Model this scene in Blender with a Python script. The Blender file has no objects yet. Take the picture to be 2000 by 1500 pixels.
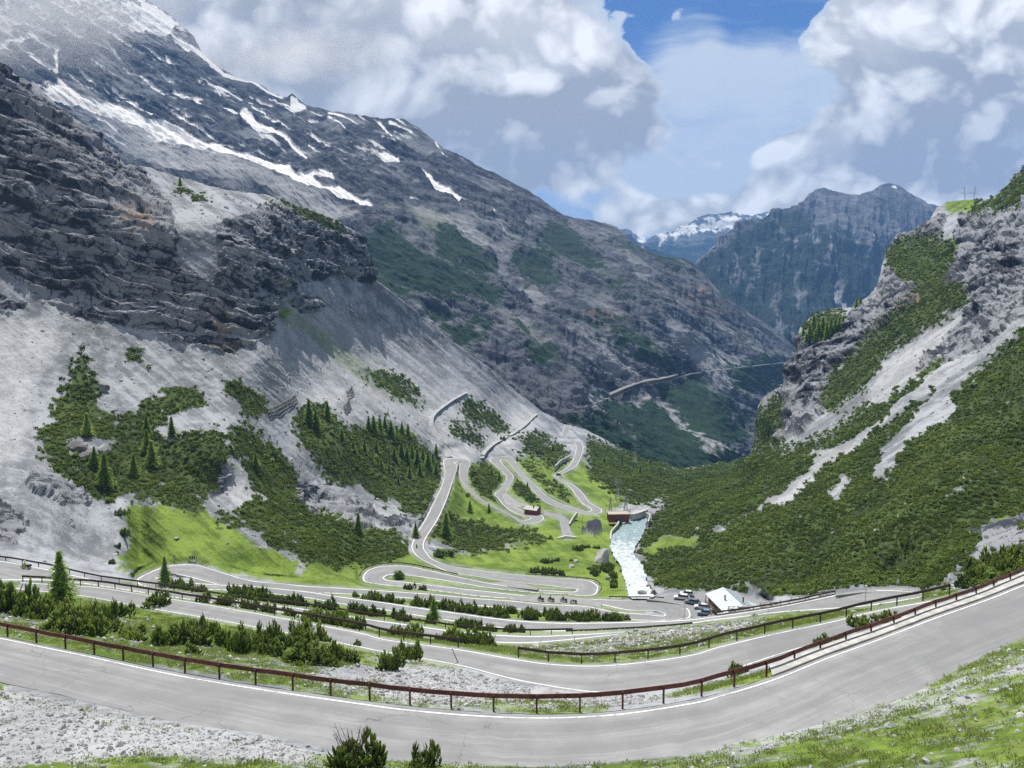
import bpy, bmesh, math, random, time
import numpy as np
from mathutils import Vector, Matrix, Euler
T0 = time.time()
# ------------------------------------------------------------------ camera, sun, sky, exposure
SC = bpy.context.scene
F = 1500.0                       # focal length in pixels of a 2000 px wide frame
PITCH = math.radians(5.71)       # the camera looks slightly down
CP, SP = math.cos(PITCH), math.sin(PITCH)
cam_d = bpy.data.cameras.new('camera'); cam = bpy.data.objects.new('camera', cam_d)
SC.collection.objects.link(cam); SC.camera = cam
cam_d.sensor_width = 36; cam_d.lens = 36*F/2000; cam_d.clip_start = 0.5; cam_d.clip_end = 60000
cam.location = (0, 0, 0); cam.rotation_euler = (math.pi/2-PITCH, 0, 0)
SUN_EL, SUN_AZ = math.radians(63), math.radians(-18)   # azimuth measured from +Y towards +X
sd = bpy.data.lights.new('sun', 'SUN'); sun = bpy.data.objects.new('sun', sd); SC.collection.objects.link(sun)
sd.energy = 5.0; sd.angle = math.radians(0.6); sd.color = (1.0, 0.955, 0.87)
sdir = Vector((math.sin(SUN_AZ)*math.cos(SUN_EL), math.cos(SUN_AZ)*math.cos(SUN_EL), math.sin(SUN_EL)))
sun.rotation_euler = sdir.to_track_quat('Z', 'Y').to_euler(); sun.location = (-200, 300, 400)
SC.view_settings.view_transform = 'Standard'; SC.view_settings.look = 'None'
SC.view_settings.exposure = 0.45; SC.view_settings.gamma = 1.0; SC.view_settings.use_curve_mapping = False
SC.cycles.use_denoising = False; SC.cycles.max_bounces = 4; SC.cycles.diffuse_bounces = 2
SC.cycles.glossy_bounces = 2; SC.cycles.transmission_bounces = 2; SC.cycles.volume_bounces = 0
SC.cycles.transparent_max_bounces = 6; SC.cycles.use_adaptive_sampling = True; SC.cycles.adaptive_threshold = 0.012
SC.cycles.caustics_reflective = False; SC.cycles.caustics_refractive = False
SC.cycles.volume_step_rate = 5.0; SC.cycles.volume_max_steps = 24

# ------------------------------------------------------------------ node expression helper
class NT:
    def __init__(s, tree): s.t = tree; s.n = tree.nodes; s.l = tree.links
    def new(s, typ, **kw):
        nd = s.n.new(typ)
        for k, v in kw.items(): setattr(nd, k, v)
        return nd
    def put(s, sock, v):
        if isinstance(v, E): s.l.new(v.s, sock)
        elif v is not None: sock.default_value = v
    def math(s, op, a, b=None, c=None, clamp=False):
        nd = s.new('ShaderNodeMath', operation=op); nd.use_clamp = clamp
        s.put(nd.inputs[0], a); s.put(nd.inputs[1], b); s.put(nd.inputs[2], c)
        return E(s, nd.outputs[0])
    def smooth(s, x, a, b, lo=0.0, hi=1.0):
        nd = s.new('ShaderNodeMapRange', interpolation_type='SMOOTHSTEP')
        s.put(nd.inputs['Value'], x)
        for k, v in (('From Min', a), ('From Max', b), ('To Min', lo), ('To Max', hi)): s.put(nd.inputs[k], v)
        return E(s, nd.outputs[0])
    def xyz(s, x, y, z):
        nd = s.new('ShaderNodeCombineXYZ')
        for i, v in enumerate((x, y, z)): s.put(nd.inputs[i], v)
        return E(s, nd.outputs[0])
    def noise(s, vec, scale, detail=4, rough=0.55, dist=0.0):
        nd = s.new('ShaderNodeTexNoise'); s.put(nd.inputs['Vector'], vec)
        nd.inputs['Scale'].default_value = scale; nd.inputs['Detail'].default_value = detail
        nd.inputs['Roughness'].default_value = rough; nd.inputs['Distortion'].default_value = dist
        return E(s, nd.outputs[0])
    def mix(s, f, a, b):
        nd = s.new('ShaderNodeMix', data_type='RGBA')
        s.put(nd.inputs[0], f)
        for i, v in ((6, a), (7, b)):
            if isinstance(v, (tuple, list)): v = tuple(v)+(1,) if len(v) == 3 else v
            s.put(nd.inputs[i], v)
        return E(s, nd.outputs[2])
    def attr(s, name, out='Fac'):
        nd = s.new('ShaderNodeAttribute', attribute_name=name); return E(s, nd.outputs[out])
    def obj(s):
        return E(s, s.new('ShaderNodeTexCoord').outputs['Object'])
class E:
    def __init__(s, nt, sock): s.nt = nt; s.s = sock
    def _o(s, op, b, r=False): return s.nt.math(op, b, s) if r else s.nt.math(op, s, b)
    def __add__(s, b): return s._o('ADD', b)
    __radd__ = __add__
    def __sub__(s, b): return s._o('SUBTRACT', b)
    def __rsub__(s, b): return s._o('SUBTRACT', b, True)
    def __mul__(s, b): return s._o('MULTIPLY', b)
    __rmul__ = __mul__
    def __truediv__(s, b): return s._o('DIVIDE', b)
    def max(s, b): return s._o('MAXIMUM', b)
    def min(s, b): return s._o('MINIMUM', b)
    def sq(s): return s.nt.math('MULTIPLY', s, s)

def material(name, rough=0.9, spec=0.2):
    m = bpy.data.materials.new(name); m.use_nodes = True
    nt = NT(m.node_tree); b = nt.n['Principled BSDF']
    b.inputs['Roughness'].default_value = rough; b.inputs['Specular IOR Level'].default_value = spec
    return m, nt, b
def srgb(r, g, b):
    return tuple(((c/255+0.055)/1.055)**2.4 if c > 10 else c/3294.6 for c in (r, g, b))
MATS = {}
def simple_mat(name, col, rough=0.8, var=0.15, scale=3.0, metal=0.0, spec=0.25):
    """one colour with mottled procedural wear"""
    if name in MATS: return MATS[name]
    m, nt, b = material(name, rough, spec)
    f = nt.noise(nt.obj(), scale, 4, 0.6)
    lo = tuple(c*(1-var) for c in col); hi = tuple(min(1, c*(1+var)) for c in col)
    nt.put(b.inputs['Base Color'], nt.mix(nt.smooth(f, 0.35, 0.65), lo, hi))
    b.inputs['Metallic'].default_value = metal
    MATS[name] = m; return m

# ------------------------------------------------------------------ world: Nishita sky with procedural cloud cover
world = bpy.data.worlds.new('World'); SC.world = world; world.use_nodes = True
W = NT(world.node_tree); W.n.clear()
def dir_uv(px, py):
    b = (750-py)/F; y = CP+b*SP
    return (px-1000)/F/y, (-SP+b*CP)/y
sky = W.new('ShaderNodeTexSky', sky_type='NISHITA'); sky.sun_disc = False
sky.sun_elevation = SUN_EL; sky.sun_rotation = SUN_AZ; sky.altitude = 2300; sky.air_density = 1.0; sky.dust_density = 0.3; sky.ozone_density = 2.0
tc = W.new('ShaderNodeTexCoord'); sep = W.new('ShaderNodeSeparateXYZ'); W.l.new(tc.outputs['Generated'], sep.inputs[0])
dx, dy, dz = (E(W, sep.outputs[i]) for i in range(3))
yy = dy.max(0.25)
u = dx/yy; v = dz/yy
P = W.xyz(u*1.0, v*1.25, 0.37)
wn = W.new('ShaderNodeTexNoise'); W.put(wn.inputs['Vector'], P); wn.inputs['Scale'].default_value = 5.0; wn.inputs['Detail'].default_value = 3
ws = W.new('ShaderNodeSeparateXYZ'); W.l.new(wn.outputs['Color'], ws.inputs[0])
uw = u+(E(W, ws.outputs[0])-0.5)*0.10; vw = v+(E(W, ws.outputs[1])-0.5)*0.09
def blobs(lst, wrap=True):
    """smooth bumps in sky-direction coordinates: (px, py, rx, ry, weight)"""
    tot = None
    for px, py, rx, ry, wt in lst:
        cu, cv = dir_uv(px, py)
        a = (uw-cu)*(F/rx); b = (vw-cv)*(F/ry)
        g = W.smooth(a.sq()+b.sq(), 1.0, 0.0, 0.0, wt)
        tot = g if tot is None else tot+g
    return tot
#SKYPART
cover = blobs([
    (60, 120, 460, 300, 1.1), (430, 60, 360, 300, 1.1), (760, 60, 360, 360, 1.1), (1060, 20, 290, 300, 1.1), (1040, 210, 330, 190, 1.1),
    (1170, 210, 160, 150, 0.6), (700, 300, 320, 180, 0.8), (930, 260, 300, 150, 0.8),
    (1340, 275, 110, 80, 0.62), (1330, 60, 50, 110, 0.42), (1100, 375, 200, 50, 0.60), (1220, 340, 120, 60, 0.4),
    (1900, 60, 380, 210, 1.15), (1720, 130, 210, 160, 0.75), (1850, 300, 420, 170, 1.1), (1600, 320, 200, 120, 0.95),
    (1480, 400, 300, 75, 1.0), (1980, 400, 360, 110, 1.0), (1290, 430, 190, 55, 0.9), (1750, 400, 300, 90, 0.8)])
veil = blobs([(1460, 240, 460, 190, 1.15), (1200, 380, 420, 120, 0.6), (1540, 120, 300, 50, 0.45), (1700, 60, 200, 22, 0.3), (1330, 90, 80, 140, 0.35), (1640, 10, 240, 16, 0.45), (1450, 40, 160, 16, 0.25)])
def cloudn(ou, ov):
    p_ = W.xyz(uw+ou, (vw+ov)*1.2, 0.8)
    a_ = W.noise(p_, 7.0, 10, 0.60); vo = W.new('ShaderNodeTexVoronoi', feature='F1'); W.put(vo.inputs['Vector'], p_)
    vo.inputs['Scale'].default_value = 13.0; vo.inputs['Detail'].default_value = 2.0; vo.inputs['Roughness'].default_value = 0.55
    return a_*1.0+(0.5-E(W, vo.outputs['Distance']))*0.42
n1 = cloudn(0.0, 0.0); n2 = cloudn(-0.014, 0.030)
nb = W.noise(W.xyz(uw, vw*1.2, 4.1), 3.2, 5, 0.5)
dens = cover+(n1-0.5)*1.25
soft = blobs([(500, 150, 620, 330, 1.0), (1100, 330, 260, 120, 0.8)])
alpha = W.smooth(dens, 0.42, W.math('ADD', 0.50, soft*0.28))
relief = W.math('ADD', (n1-n2)*W.math('SUBTRACT', 2.6, soft*1.3)+(nb-0.5)*1.7+(n1-0.5)*0.8, 0.52, clamp=True)
dark = blobs([(1080, 265, 300, 130, 0.62), (1190, 200, 150, 130, 0.2), (830, 200, 250, 110, 0.34), (1930, 240, 300, 130, 0.55), (1800, 330, 240, 80, 0.32), (430, 190, 300, 120, 0.16), (1230, 120, 110, 80, 0.12), (560, 60, 120, 120, 0.15)])
bright = blobs([(1060, 80, 190, 110, 0.35), (800, 40, 180, 120, 0.15), (1560, 290, 110, 60, 0.3), (1680, 60, 120, 90, 0.3), (1480, 400, 300, 60, 0.35), (1950, 410, 300, 60, 0.3), (1860, 0, 200, 60, 0.25), (150, 60, 220, 90, 0.1)])
tone = W.math('ADD', relief*0.72+0.22+bright*0.7-dark*0.60+(n1-0.5)*0.5, 0.0, clamp=True)
lit = W.mix(tone, (0.33, 0.345, 0.38), (0.88, 0.885, 0.89))
edge = W.mix(W.smooth(dens, 0.42, 0.8), (0.50, 0.57, 0.66), lit)
bg = W.new('ShaderNodeVectorMath', operation='SCALE'); W.l.new(sky.outputs[0], bg.inputs[0]); bg.inputs['Scale'].default_value = 0.075
base = E(W, bg.outputs[0])
tint = W.new('ShaderNodeVectorMath', operation='MULTIPLY'); W.put(tint.inputs[0], base); tint.inputs[1].default_value = (0.50, 0.76, 1.08)
wv = W.noise(W.xyz(uw*1.0+vw*1.5, vw*7.0, 2.2), 4.0, 7, 0.62); vl = W.smooth(veil+(n1-0.5)*0.5+(wv-0.5)*1.7+(nb-0.5)*0.8, -0.05, 1.15)
c1 = W.mix(vl*0.9, E(W, tint.outputs[0]), (0.56, 0.62, 0.69))
final = W.mix(alpha, c1, edge)
rear = W.smooth(dy, 0.30, 0.05)
final = W.mix(rear*0.75, final, (0.40, 0.42, 0.45))
low = W.smooth(dz, -0.02, 0.03)
final = W.mix(low, (0.17, 0.18, 0.17), final)
wb = W.new('ShaderNodeBackground'); W.put(wb.inputs[0], final); wb.inputs[1].default_value = 1.0
wo = W.new('ShaderNodeOutputWorld'); W.l.new(wb.outputs[0], wo.inputs[0])
world.cycles.sampling_method = 'MANUAL'; world.cycles.sample_map_resolution = 512

# ------------------------------------------------------------------ geometry helpers
def at(px, py, Y):
    """the point seen at pixel (px, py) of the photograph at forward distance Y (arrays allowed)"""
    b = (750-np.asarray(py, float))/F; y = CP+b*SP
    return np.stack(np.broadcast_arrays((np.asarray(px, float)-1000)/F/y*Y, Y*np.ones_like(y), (-SP+b*CP)/y*Y), -1)
def qz(py):
    b = (750-np.asarray(py, float))/F
    return (-SP+b*CP)/(CP+b*SP)              # height per metre of forward distance
def Y_of(py, H): return H/-qz(py)            # forward distance of a point H metres below the camera
def link(o, parent=None):
    SC.collection.objects.link(o)
    if parent is not None: o.parent = parent
    return o
def tag(o, label=None, cat=None, group=None, kind=None):
    for k, v in (('label', label), ('category', cat), ('group', group), ('kind', kind)):
        if v is not None: o[k] = v
    return o
def mesh_np(name, V, Fq, mat, smooth=True, attrs=None, parent=None):
    """mesh object from numpy vertices and faces (n x 3 or n x 4)"""
    V = np.ascontiguousarray(V, np.float32); Fq = np.ascontiguousarray(Fq, np.int32)
    me = bpy.data.meshes.new(name); me.vertices.add(len(V)); me.vertices.foreach_set('co', V.ravel())
    k = Fq.shape[1]; n = len(Fq)
    me.loops.add(n*k); me.loops.foreach_set('vertex_index', Fq.ravel())
    me.polygons.add(n); me.polygons.foreach_set('loop_start', np.arange(0, n*k, k, dtype=np.int32))
    me.polygons.foreach_set('use_smooth', np.full(n, smooth))
    me.update(calc_edges=True)
    for an, arr in (attrs or {}).items():
        if arr.ndim == 1:
            a = me.attributes.new(an, 'FLOAT', 'POINT'); a.data.foreach_set('value', arr.astype(np.float32))
        else:
            a = me.attributes.new(an, 'FLOAT_COLOR', 'POINT'); a.data.foreach_set('color', arr.astype(np.float32).ravel())
    if mat is not None: me.materials.append(mat)
    return link(bpy.data.objects.new(name, me), parent)
rs = np.random.RandomState(7)
_perm = rs.permutation(256).astype(np.int32); _perm = np.concatenate([_perm, _perm, _perm])
_grad = rs.normal(size=(256, 3)); _grad = (_grad/np.linalg.norm(_grad, axis=1)[:, None]).astype(np.float32)
def noise3(x, y, z):
    x, y, z = (np.asarray(a, np.float32) for a in (x, y, z))
    xi, yi, zi = np.floor(x), np.floor(y), np.floor(z)
    fx, fy, fz = x-xi, y-yi, z-zi
    X, Yi, Z = (a.astype(np.int32) & 255 for a in (xi, yi, zi))
    su, sv, sw = (f*f*(3-2*f) for f in (fx, fy, fz))
    out = 0
    for i in (0, 1):
        for j in (0, 1):
            for k in (0, 1):
                h = _perm[_perm[_perm[X+i]+Yi+j]+Z+k]; g = _grad[h]
                d = g[..., 0]*(fx-i)+g[..., 1]*(fy-j)+g[..., 2]*(fz-k)
                out = out+d*(su if i else 1-su)*(sv if j else 1-sv)*(sw if k else 1-sw)
    return out*1.5
def fbm(x, y, z, octs=4, gain=0.5, ridged=False):
    t = 0; a = 1.0; s = 0; o = 0.0
    for i in range(octs):
        n = noise3(x+o, y+o*1.7, z-o)
        if ridged: n = 1-2*np.abs(n)
        t = t+n*a; s += a; a *= gain; x, y, z = x*2.03, y*2.03, z*2.03; o += 13.3
    return t/s
def sstep(x, a, b):
    t = np.clip((x-a)/(b-a), 0, 1); return t*t*(3-2*t)

# ------------------------------------------------------------------ rasters of land cover, indexed by view direction at the survey point
RX0, RY0, RS = -160, -120, 2
RNX, RNY = 1161, 881
GX, GY = np.meshgrid(RX0+RS*np.arange(RNX), RY0+RS*np.arange(RNY))
def poly_mask(out, pts, val=1.0):
    pts = np.array(pts, float); x0, y0 = pts.min(0); x1, y1 = pts.max(0)
    i0, i1 = max(0, int((x0-RX0)/RS)), min(RNX, int((x1-RX0)/RS)+2)
    j0, j1 = max(0, int((y0-RY0)/RS)), min(RNY, int((y1-RY0)/RS)+2)
    gx, gy = GX[j0:j1, i0:i1], GY[j0:j1, i0:i1]; ins = np.zeros(gx.shape, bool)
    n = len(pts)
    for k in range(n):
        xa, ya = pts[k]; xb, yb = pts[(k+1) % n]
        if ya == yb: continue
        c = (ya > gy) != (yb > gy)
        ins ^= c & (gx < (xb-xa)*(gy-ya)/(yb-ya)+xa)
    sub = out[j0:j1, i0:i1]; sub[ins] = val
def stroke_mask(out, pts, w0, w1=None, val=1.0):
    pts = np.array(pts, float); w1 = w0 if w1 is None else w1
    n = len(pts)-1
    for k in range(n):
        a, b = pts[k], pts[k+1]; ra = w0+(w1-w0)*k/n; rb = w0+(w1-w0)*(k+1)/n; R = max(ra, rb)+1
        i0, i1 = max(0, int((min(a[0], b[0])-R-RX0)/RS)), min(RNX, int((max(a[0], b[0])+R-RX0)/RS)+2)
        j0, j1 = max(0, int((min(a[1], b[1])-R-RY0)/RS)), min(RNY, int((max(a[1], b[1])+R-RY0)/RS)+2)
        gx, gy = GX[j0:j1, i0:i1], GY[j0:j1, i0:i1]; d = b-a; L = max(1e-6, d@d)
        t = np.clip(((gx-a[0])*d[0]+(gy-a[1])*d[1])/L, 0, 1)
        dist = np.hypot(gx-a[0]-t*d[0], gy-a[1]-t*d[1])
        sub = out[j0:j1, i0:i1]; sub[dist < ra+(rb-ra)*t] = val
def blur(a, r):
    for _ in range(2):
        for ax in (0, 1):
            p = np.pad(a, [(r+1, r) if i == ax else (0, 0) for i in (0, 1)], mode='edge')
            c = np.cumsum(p, axis=ax, dtype=np.float64)
            a = (c[2*r+1:, :]-c[:-2*r-1, :] if ax == 0 else c[:, 2*r+1:]-c[:, :-2*r-1])/(2*r+1)
    return a.astype(np.float32)
def samp(r, px, py):
    x = np.clip((px-RX0)/RS, 0, RNX-1.001); y = np.clip((py-RY0)/RS, 0, RNY-1.001)
    i, j = x.astype(int), y.astype(int); fx, fy = x-i, y-j
    return r[j, i]*(1-fx)*(1-fy)+r[j, i+1]*fx*(1-fy)+r[j+1, i]*(1-fx)*fy+r[j+1, i+1]*fx*fy
def raster(polys=(), strokes=(), bl=2):
    r = np.zeros((RNY, RNX), np.float32)
    for p in polys: poly_mask(r, p)
    for s in strokes: stroke_mask(r, *s)
    return blur(r, bl) if bl else r
def tps_fit(P, vals, lam=1e-4):
    P = np.array(P, float)/1000; n = len(P)
    d = np.hypot(P[:, None, 0]-P[None, :, 0], P[:, None, 1]-P[None, :, 1])
    K = np.where(d > 0, d*d*np.log(d+1e-12), 0)+lam*np.eye(n)
    A = np.zeros((n+3, n+3)); A[:n, :n] = K; A[:n, n] = 1; A[:n, n+1:] = P; A[n, :n] = 1; A[n+1:, :n] = P.T
    return P, np.linalg.solve(A, np.concatenate([vals, np.zeros(3)]))
def tps_eval(fit, px, py):
    P, w = fit; x = np.asarray(px, float)/1000; y = np.asarray(py, float)/1000
    out = w[len(P)]+w[len(P)+1]*x+w[len(P)+2]*y
    for (a, b), c in zip(P, w):
        d2 = (x-a)**2+(y-b)**2; out = out+c*0.5*d2*np.log(d2+1e-12)
    return out

# ------------------------------------------------------------------ roads, surveyed as (far or outer edge, near or inner edge, metres below the camera)
ROADS = {
 'nearest': [(-880,1222,-880,1300,28.3),(-400,1222,-400,1300,28.3),(-120,1228,-120,1306,28.4),(0,1247,0,1330,28.7),(87,1265,87,1346,28.9),(175,1283,175,1367,29),(350,1320,350,1407,29),(525,1349,525,1431,29.2),(700,1374,690,1468,29.3),(790,1386,780,1482,29.4),(930,1398,930,1490,29.4),(1070,1402,1070,1492,29.4),(1210,1395,1215,1482,29.2),(1350,1374,1360,1466,29.0),(1405,1360,1430,1448,29),(1510,1328,1540,1426,28.8),(1615,1286,1660,1392,28.6),(1720,1248,1770,1354,28.4),(1825,1208,1890,1292,28.2),(1930,1171,2000,1239,28),(2000,1143,2080,1196,27.8),(2120,1098,2180,1150,27.5),(2400,1094,2420,1144,27.3),(2900,1094,2900,1144,27.3)],
 'second': [(40,1138,30,1150,47.2),(152,1145,150,1163,46.9),(200,1149,200,1171,46.6),(300,1165,300,1190,46),(400,1181,400,1207,45.2),(525,1203,525,1230,44.3),(700,1236,690,1262,43.2),(755,1250,750,1274,42.8),(895,1269,895,1300,42.2),(1000,1287,965,1318,41.8),(1070,1297,1035,1334,41.5),(1154,1301,1154,1352,41.3),(1245,1295,1250,1350,41),(1350,1280,1355,1334,40.6),(1405,1264,1419,1313,40.2),(1510,1239,1530,1276,39.6),(1615,1217,1630,1247,39),(1720,1192,1735,1213,38.4),(1825,1173,1845,1186,37.8),(1880,1160,1905,1168,37.2)],
 'third': [(-880,1083,-880,1129,51.8),(-400,1083,-400,1129,51.8),(-120,1084,-120,1130,52),(0,1096,0,1133,53),(94,1113,80,1133,54),(152,1126,152,1139,54.6),(208,1137,210,1147,55.2),(332,1154,332,1166,56.2),(462,1173,480,1186,57.2),(600,1191,600,1205,58.2),(713,1209,713,1224,59),(808,1222,808,1238,59.6),(902,1235,895,1250,60.2),(965,1240,965,1255,60.5),(1035,1243,1035,1256,60.7),(1100,1241,1090,1252,61),(1160,1238,1150,1246,61.2),(1222,1234,1210,1239,61.4)],
 'service': [(1061,999,1062,1006,122.5),(1085,1003,1082,1010,122.8),(1100,1007,1093,1014,122.6),(1108,1016,1094,1020,122),(1111,1026,1096,1028,121),(1114,1040,1099,1041,119.6),(1116,1050,1102,1050,118.8)],
 'spur': [(988,961,980,966,123.2),(996,969,984,975,123),(1008,977,996,985,122.8),(1028,987,1012,992,122.5)],
 'fourth': [(1800,1160,1800,1166,68),(1780,1156,1780,1170,68.2),(1734,1153,1745,1176,68.6),(1685,1155,1690,1184,69),(1632,1163,1640,1188,69.6),(1580,1174,1580,1192,70.2),(1530,1184,1524,1196,71),(1470,1194,1465,1203,72.6),(1400,1204,1400,1211,74.2),(1340,1211,1340,1219,75.2),(1250,1215,1250,1226,76),(1105,1217,1105,1233,77.4),(1017,1213,1017,1230,78.2),(958,1207,958,1224,78.6),(895,1198,895,1215,79.2),(807,1186,807,1201,80),(748,1177,748,1191,80.4),(650,1164,650,1177,81),(600,1156,600,1168,81.3),(500,1146,500,1157,82),(420,1142,420,1152,82.4),(350,1136,340,1150,82.7),(305,1128,285,1146,83),(330,1120,268,1132,83.2),(345,1122,315,1109,83.4),(352,1123,350,1103,83.6),(378,1129,385,1104,83.8),(420,1140,420,1114,84),(455,1144,490,1134,84.2),(500,1149,560,1141,84.5),(600,1157,600,1145,84.7),(688,1161,688,1150,85.2),(806,1169,806,1158,86),(870,1176,870,1163,86.4),(930,1183,930,1169,86.8),(1000,1189,1000,1174,87.2),(1060,1196,1060,1180,87.6),(1140,1204,1142,1184,88),(1200,1210,1200,1195,88.3),(1260,1212,1262,1200,88.6),(1294,1212,1290,1203,88.8),(1335,1209,1298,1202,89),(1348,1204,1296,1198,89.1),(1344,1190,1284,1194,89.3),(1324,1179,1262,1193,89.5),(1290,1173,1232,1192,89.7),(1250,1172,1210,1189,89.9),(1200,1172,1180,1182,90.3),(1150,1170,1140,1176,90.8),(1050,1165,1050,1172,91.6),(1000,1161,1000,1169,92),(930,1153,930,1164,92.6),(860,1145,860,1155,93.2),(800,1138,800,1147,93.7),(760,1134,745,1142,94),(750,1130,711,1135,94.2),(752,1126,714,1118,94.4),(760,1123,735,1108,94.6),(775,1122,757,1105,94.8),(800,1124,797,1106,95),(850,1131,850,1117,95.4),(900,1139,895,1127,95.8),(960,1149,965,1141,96.3),(1049,1158,1049,1152,97),(1100,1160,1095,1155,97.4),(1126,1163,1120,1156,97.6),(1160,1162,1127,1153,97.9),(1168,1148,1124,1150,98.2),(1162,1140,1105,1148,98.5),(1147,1134,1060,1143,98.9),(1105,1130,1000,1137,99.3),(1021,1124,930,1126,100),(930,1113,877,1117,101),(874,1104,846,1104,101.8),(846,1093,821,1091,102.8),(834,1081,809,1080,103.5),(827,1066,804,1066,104.2),(835,1045,813,1044,105.2),(854,1016,830,1016,106.6),(872,976,848,980,108.2),(882,946,862,950,109.6),(893,912,869,925,111.3),(888,904,866,902,112.2),(892,902,875,897,112.6),(899,901,893,895.5,113),(899,903,912,898,113.6),(898,910,918,903,114),(897,928,914,918,115),(905,946,913,937,116),(927,970,922,958,117.3),(955,987,950,981,118.6),(997,1009,985,999,120),(1012,1019,1006,1010,120.6),(1028,1023,1020,1016,121),(1044,1022,1030,1015,121.3),(1057,1018,1036,1013,121.6),(1062,1012,1036,1011,121.8),(1057,1006,1031,1009,122),(1045,1003,1022,1008,122.2),(1020,997,1000,999,122.6),(993,984,984,987,123),(984,974,972,972,123.4),(988,961,966,965,123.8),(1002,938,982,948,124.6),(1002,929,989,934,125),(992,917,984,924,125.4),(979,903,963,906,126),(978,899,957,899,126.3),(982,897,966,894,126.6),(988,898,992,891,127),(992,902,1002,895,127.4),(1010,924,1015,916,128.2),(1040,957,1047,949,129),(1063,979,1070,970,129.6),(1100,995,1100,985,130.4),(1130,1001,1130,995,130.8),(1160,1004,1146,999,131),(1173,1001,1154,998,131.2),(1175,996,1155,995,131.4),(1169,991,1150,991,131.7),(1151,981,1137,983,132),(1139,964,1125,968,132.6),(1124,950,1112,951,133.2),(1100,937,1086,934,134),(1091,930,1084,928,134.4),(1119,915,1105,915,135.4),(1130,904,1117,902,136.2),(1139,878,1125,879,137.8),(1136,866,1123,866,138.6),(1126,861,1114,861,139.4),(1107,855,1098,852,140.6),(1112,841,1101,838,142.4),(1114,830,1103,828,144)],
}
def catmull(P, n):
    P = np.array(P, float); Q = np.vstack([2*P[0]-P[1], P, 2*P[-1]-P[-2]]); out = []
    for i in range(1, len(Q)-2):
        t = np.linspace(0, 1, n, endpoint=False)[:, None]
        a, b, c, d = Q[i-1:i+3]
        out.append(0.5*((2*b)+(c-a)*t+(2*a-5*b+4*c-d)*t*t+(3*b-3*c+d-a)*t**3))
    out.append(P[-1:]); return np.vstack(out)
ROADS['fourth'] = [r[:4]+(float(np.interp(r[4], [68, 83.2, 84, 89, 94, 100, 200], [62, 73.4, 74.2, 86, 92.5, 100, 200])),) for r in ROADS['fourth']]
ROADS3 = {}
roadY = np.zeros((RNY, RNX), np.float64); roadC = np.zeros((RNY, RNX), np.float64)
for nm, st in ROADS.items():
    S = catmull(st, 5 if nm != 'fourth' else 6)
    ROADS3[nm] = (at(S[:, 0], S[:, 1], Y_of(S[:, 1], S[:, 4])), at(S[:, 2], S[:, 3], Y_of(S[:, 3], S[:, 4])), S)
    D = catmull(st, 60)
    for s in np.linspace(-0.03, 1.03, 60):
        x = D[:, 0]*(1-s)+D[:, 2]*s; y = D[:, 1]*(1-s)+D[:, 3]*s
        i = np.round((x-RX0)/RS).astype(int); j = np.round((y-RY0)/RS).astype(int)
        ok = (i >= 0) & (i < RNX) & (j >= 0) & (j < RNY)
        inv = -qz(RY0+RS*j)/(D[:, 4]+0.07)
        np.add.at(roadY, (j[ok], i[ok]), inv[ok]); np.add.at(roadC, (j[ok], i[ok]), 1)
FLATS = {'parking_area': ([(1262,1171),(1300,1163),(1345,1157),(1388,1166),(1400,1178),(1384,1204),(1352,1211),(1346,1196),(1325,1180),(1290,1174)], 86.4),
 'layby': ([(1002,1168),(1018,1163.5),(1060,1163),(1110,1165),(1160,1171),(1176,1179),(1172,1190),(1145,1188),(1100,1184),(1050,1180),(1000,1175)], 85.6),
 'gravel_turnout': ([(1632,1163),(1660,1156),(1700,1151),(1755,1148),(1790,1152),(1804,1163),(1780,1167),(1734,1159),(1685,1157)], 62.55),
 'hut_yard': ([(1393,1159),(1440,1160),(1500,1178),(1512,1190),(1470,1194),(1402,1203),(1386,1203),(1400,1178)], 85.6),
 'turnout': ([(955,1139),(985,1136),(1030,1142),(1052,1149),(1049,1152),(1000,1147)], 95.6)}
for fp, fh in FLATS.values():
    t_ = np.zeros((RNY, RNX)); poly_mask(t_, fp)
    sel = (t_ > 0) & (roadC == 0); roadC[sel] = 1; roadY[sel] = (-qz(GY)/(fh+0.07))[sel]
isroad = roadC > 0; roadI = np.where(isroad, roadY/np.maximum(roadC, 1), 0)

# ------------------------------------------------------------------ near terrain: survey points (px, py, forward distance) or ('H', px, py, metres below the camera)
N_SIL = [(-170,60),(0,132),(70,165),(110,205),(165,245),(200,275),(245,322),(300,330),(345,344),(400,360),(450,372),(520,381),(600,408),(660,432),(712,463),(722,505),(733,548),(770,575),(850,638),(900,680),(960,722),(1010,765),(1060,805),(1100,822),(1150,842),(1200,868),(1260,898),(1330,915),(1400,905),(1440,898),(1463,893),(1470,868),(1474,832),(1480,795),(1500,770),(1530,752),(1538,722),(1549,690),(1557,665),(1562,640),(1590,612),(1640,600),(1665,600),(1700,575),(1716,552),(1722,520),(1732,490),(1760,465),(1790,452),(1815,435),(1830,408),(1850,395),(1890,390),(1925,391),(1950,380),(1968,362),(1985,340),(2000,326),(2060,285),(2170,230)]
def pin(*a):
    if a[0] == 'H': return (a[1], a[2], float(Y_of(a[2], a[3])))
    return a
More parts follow.
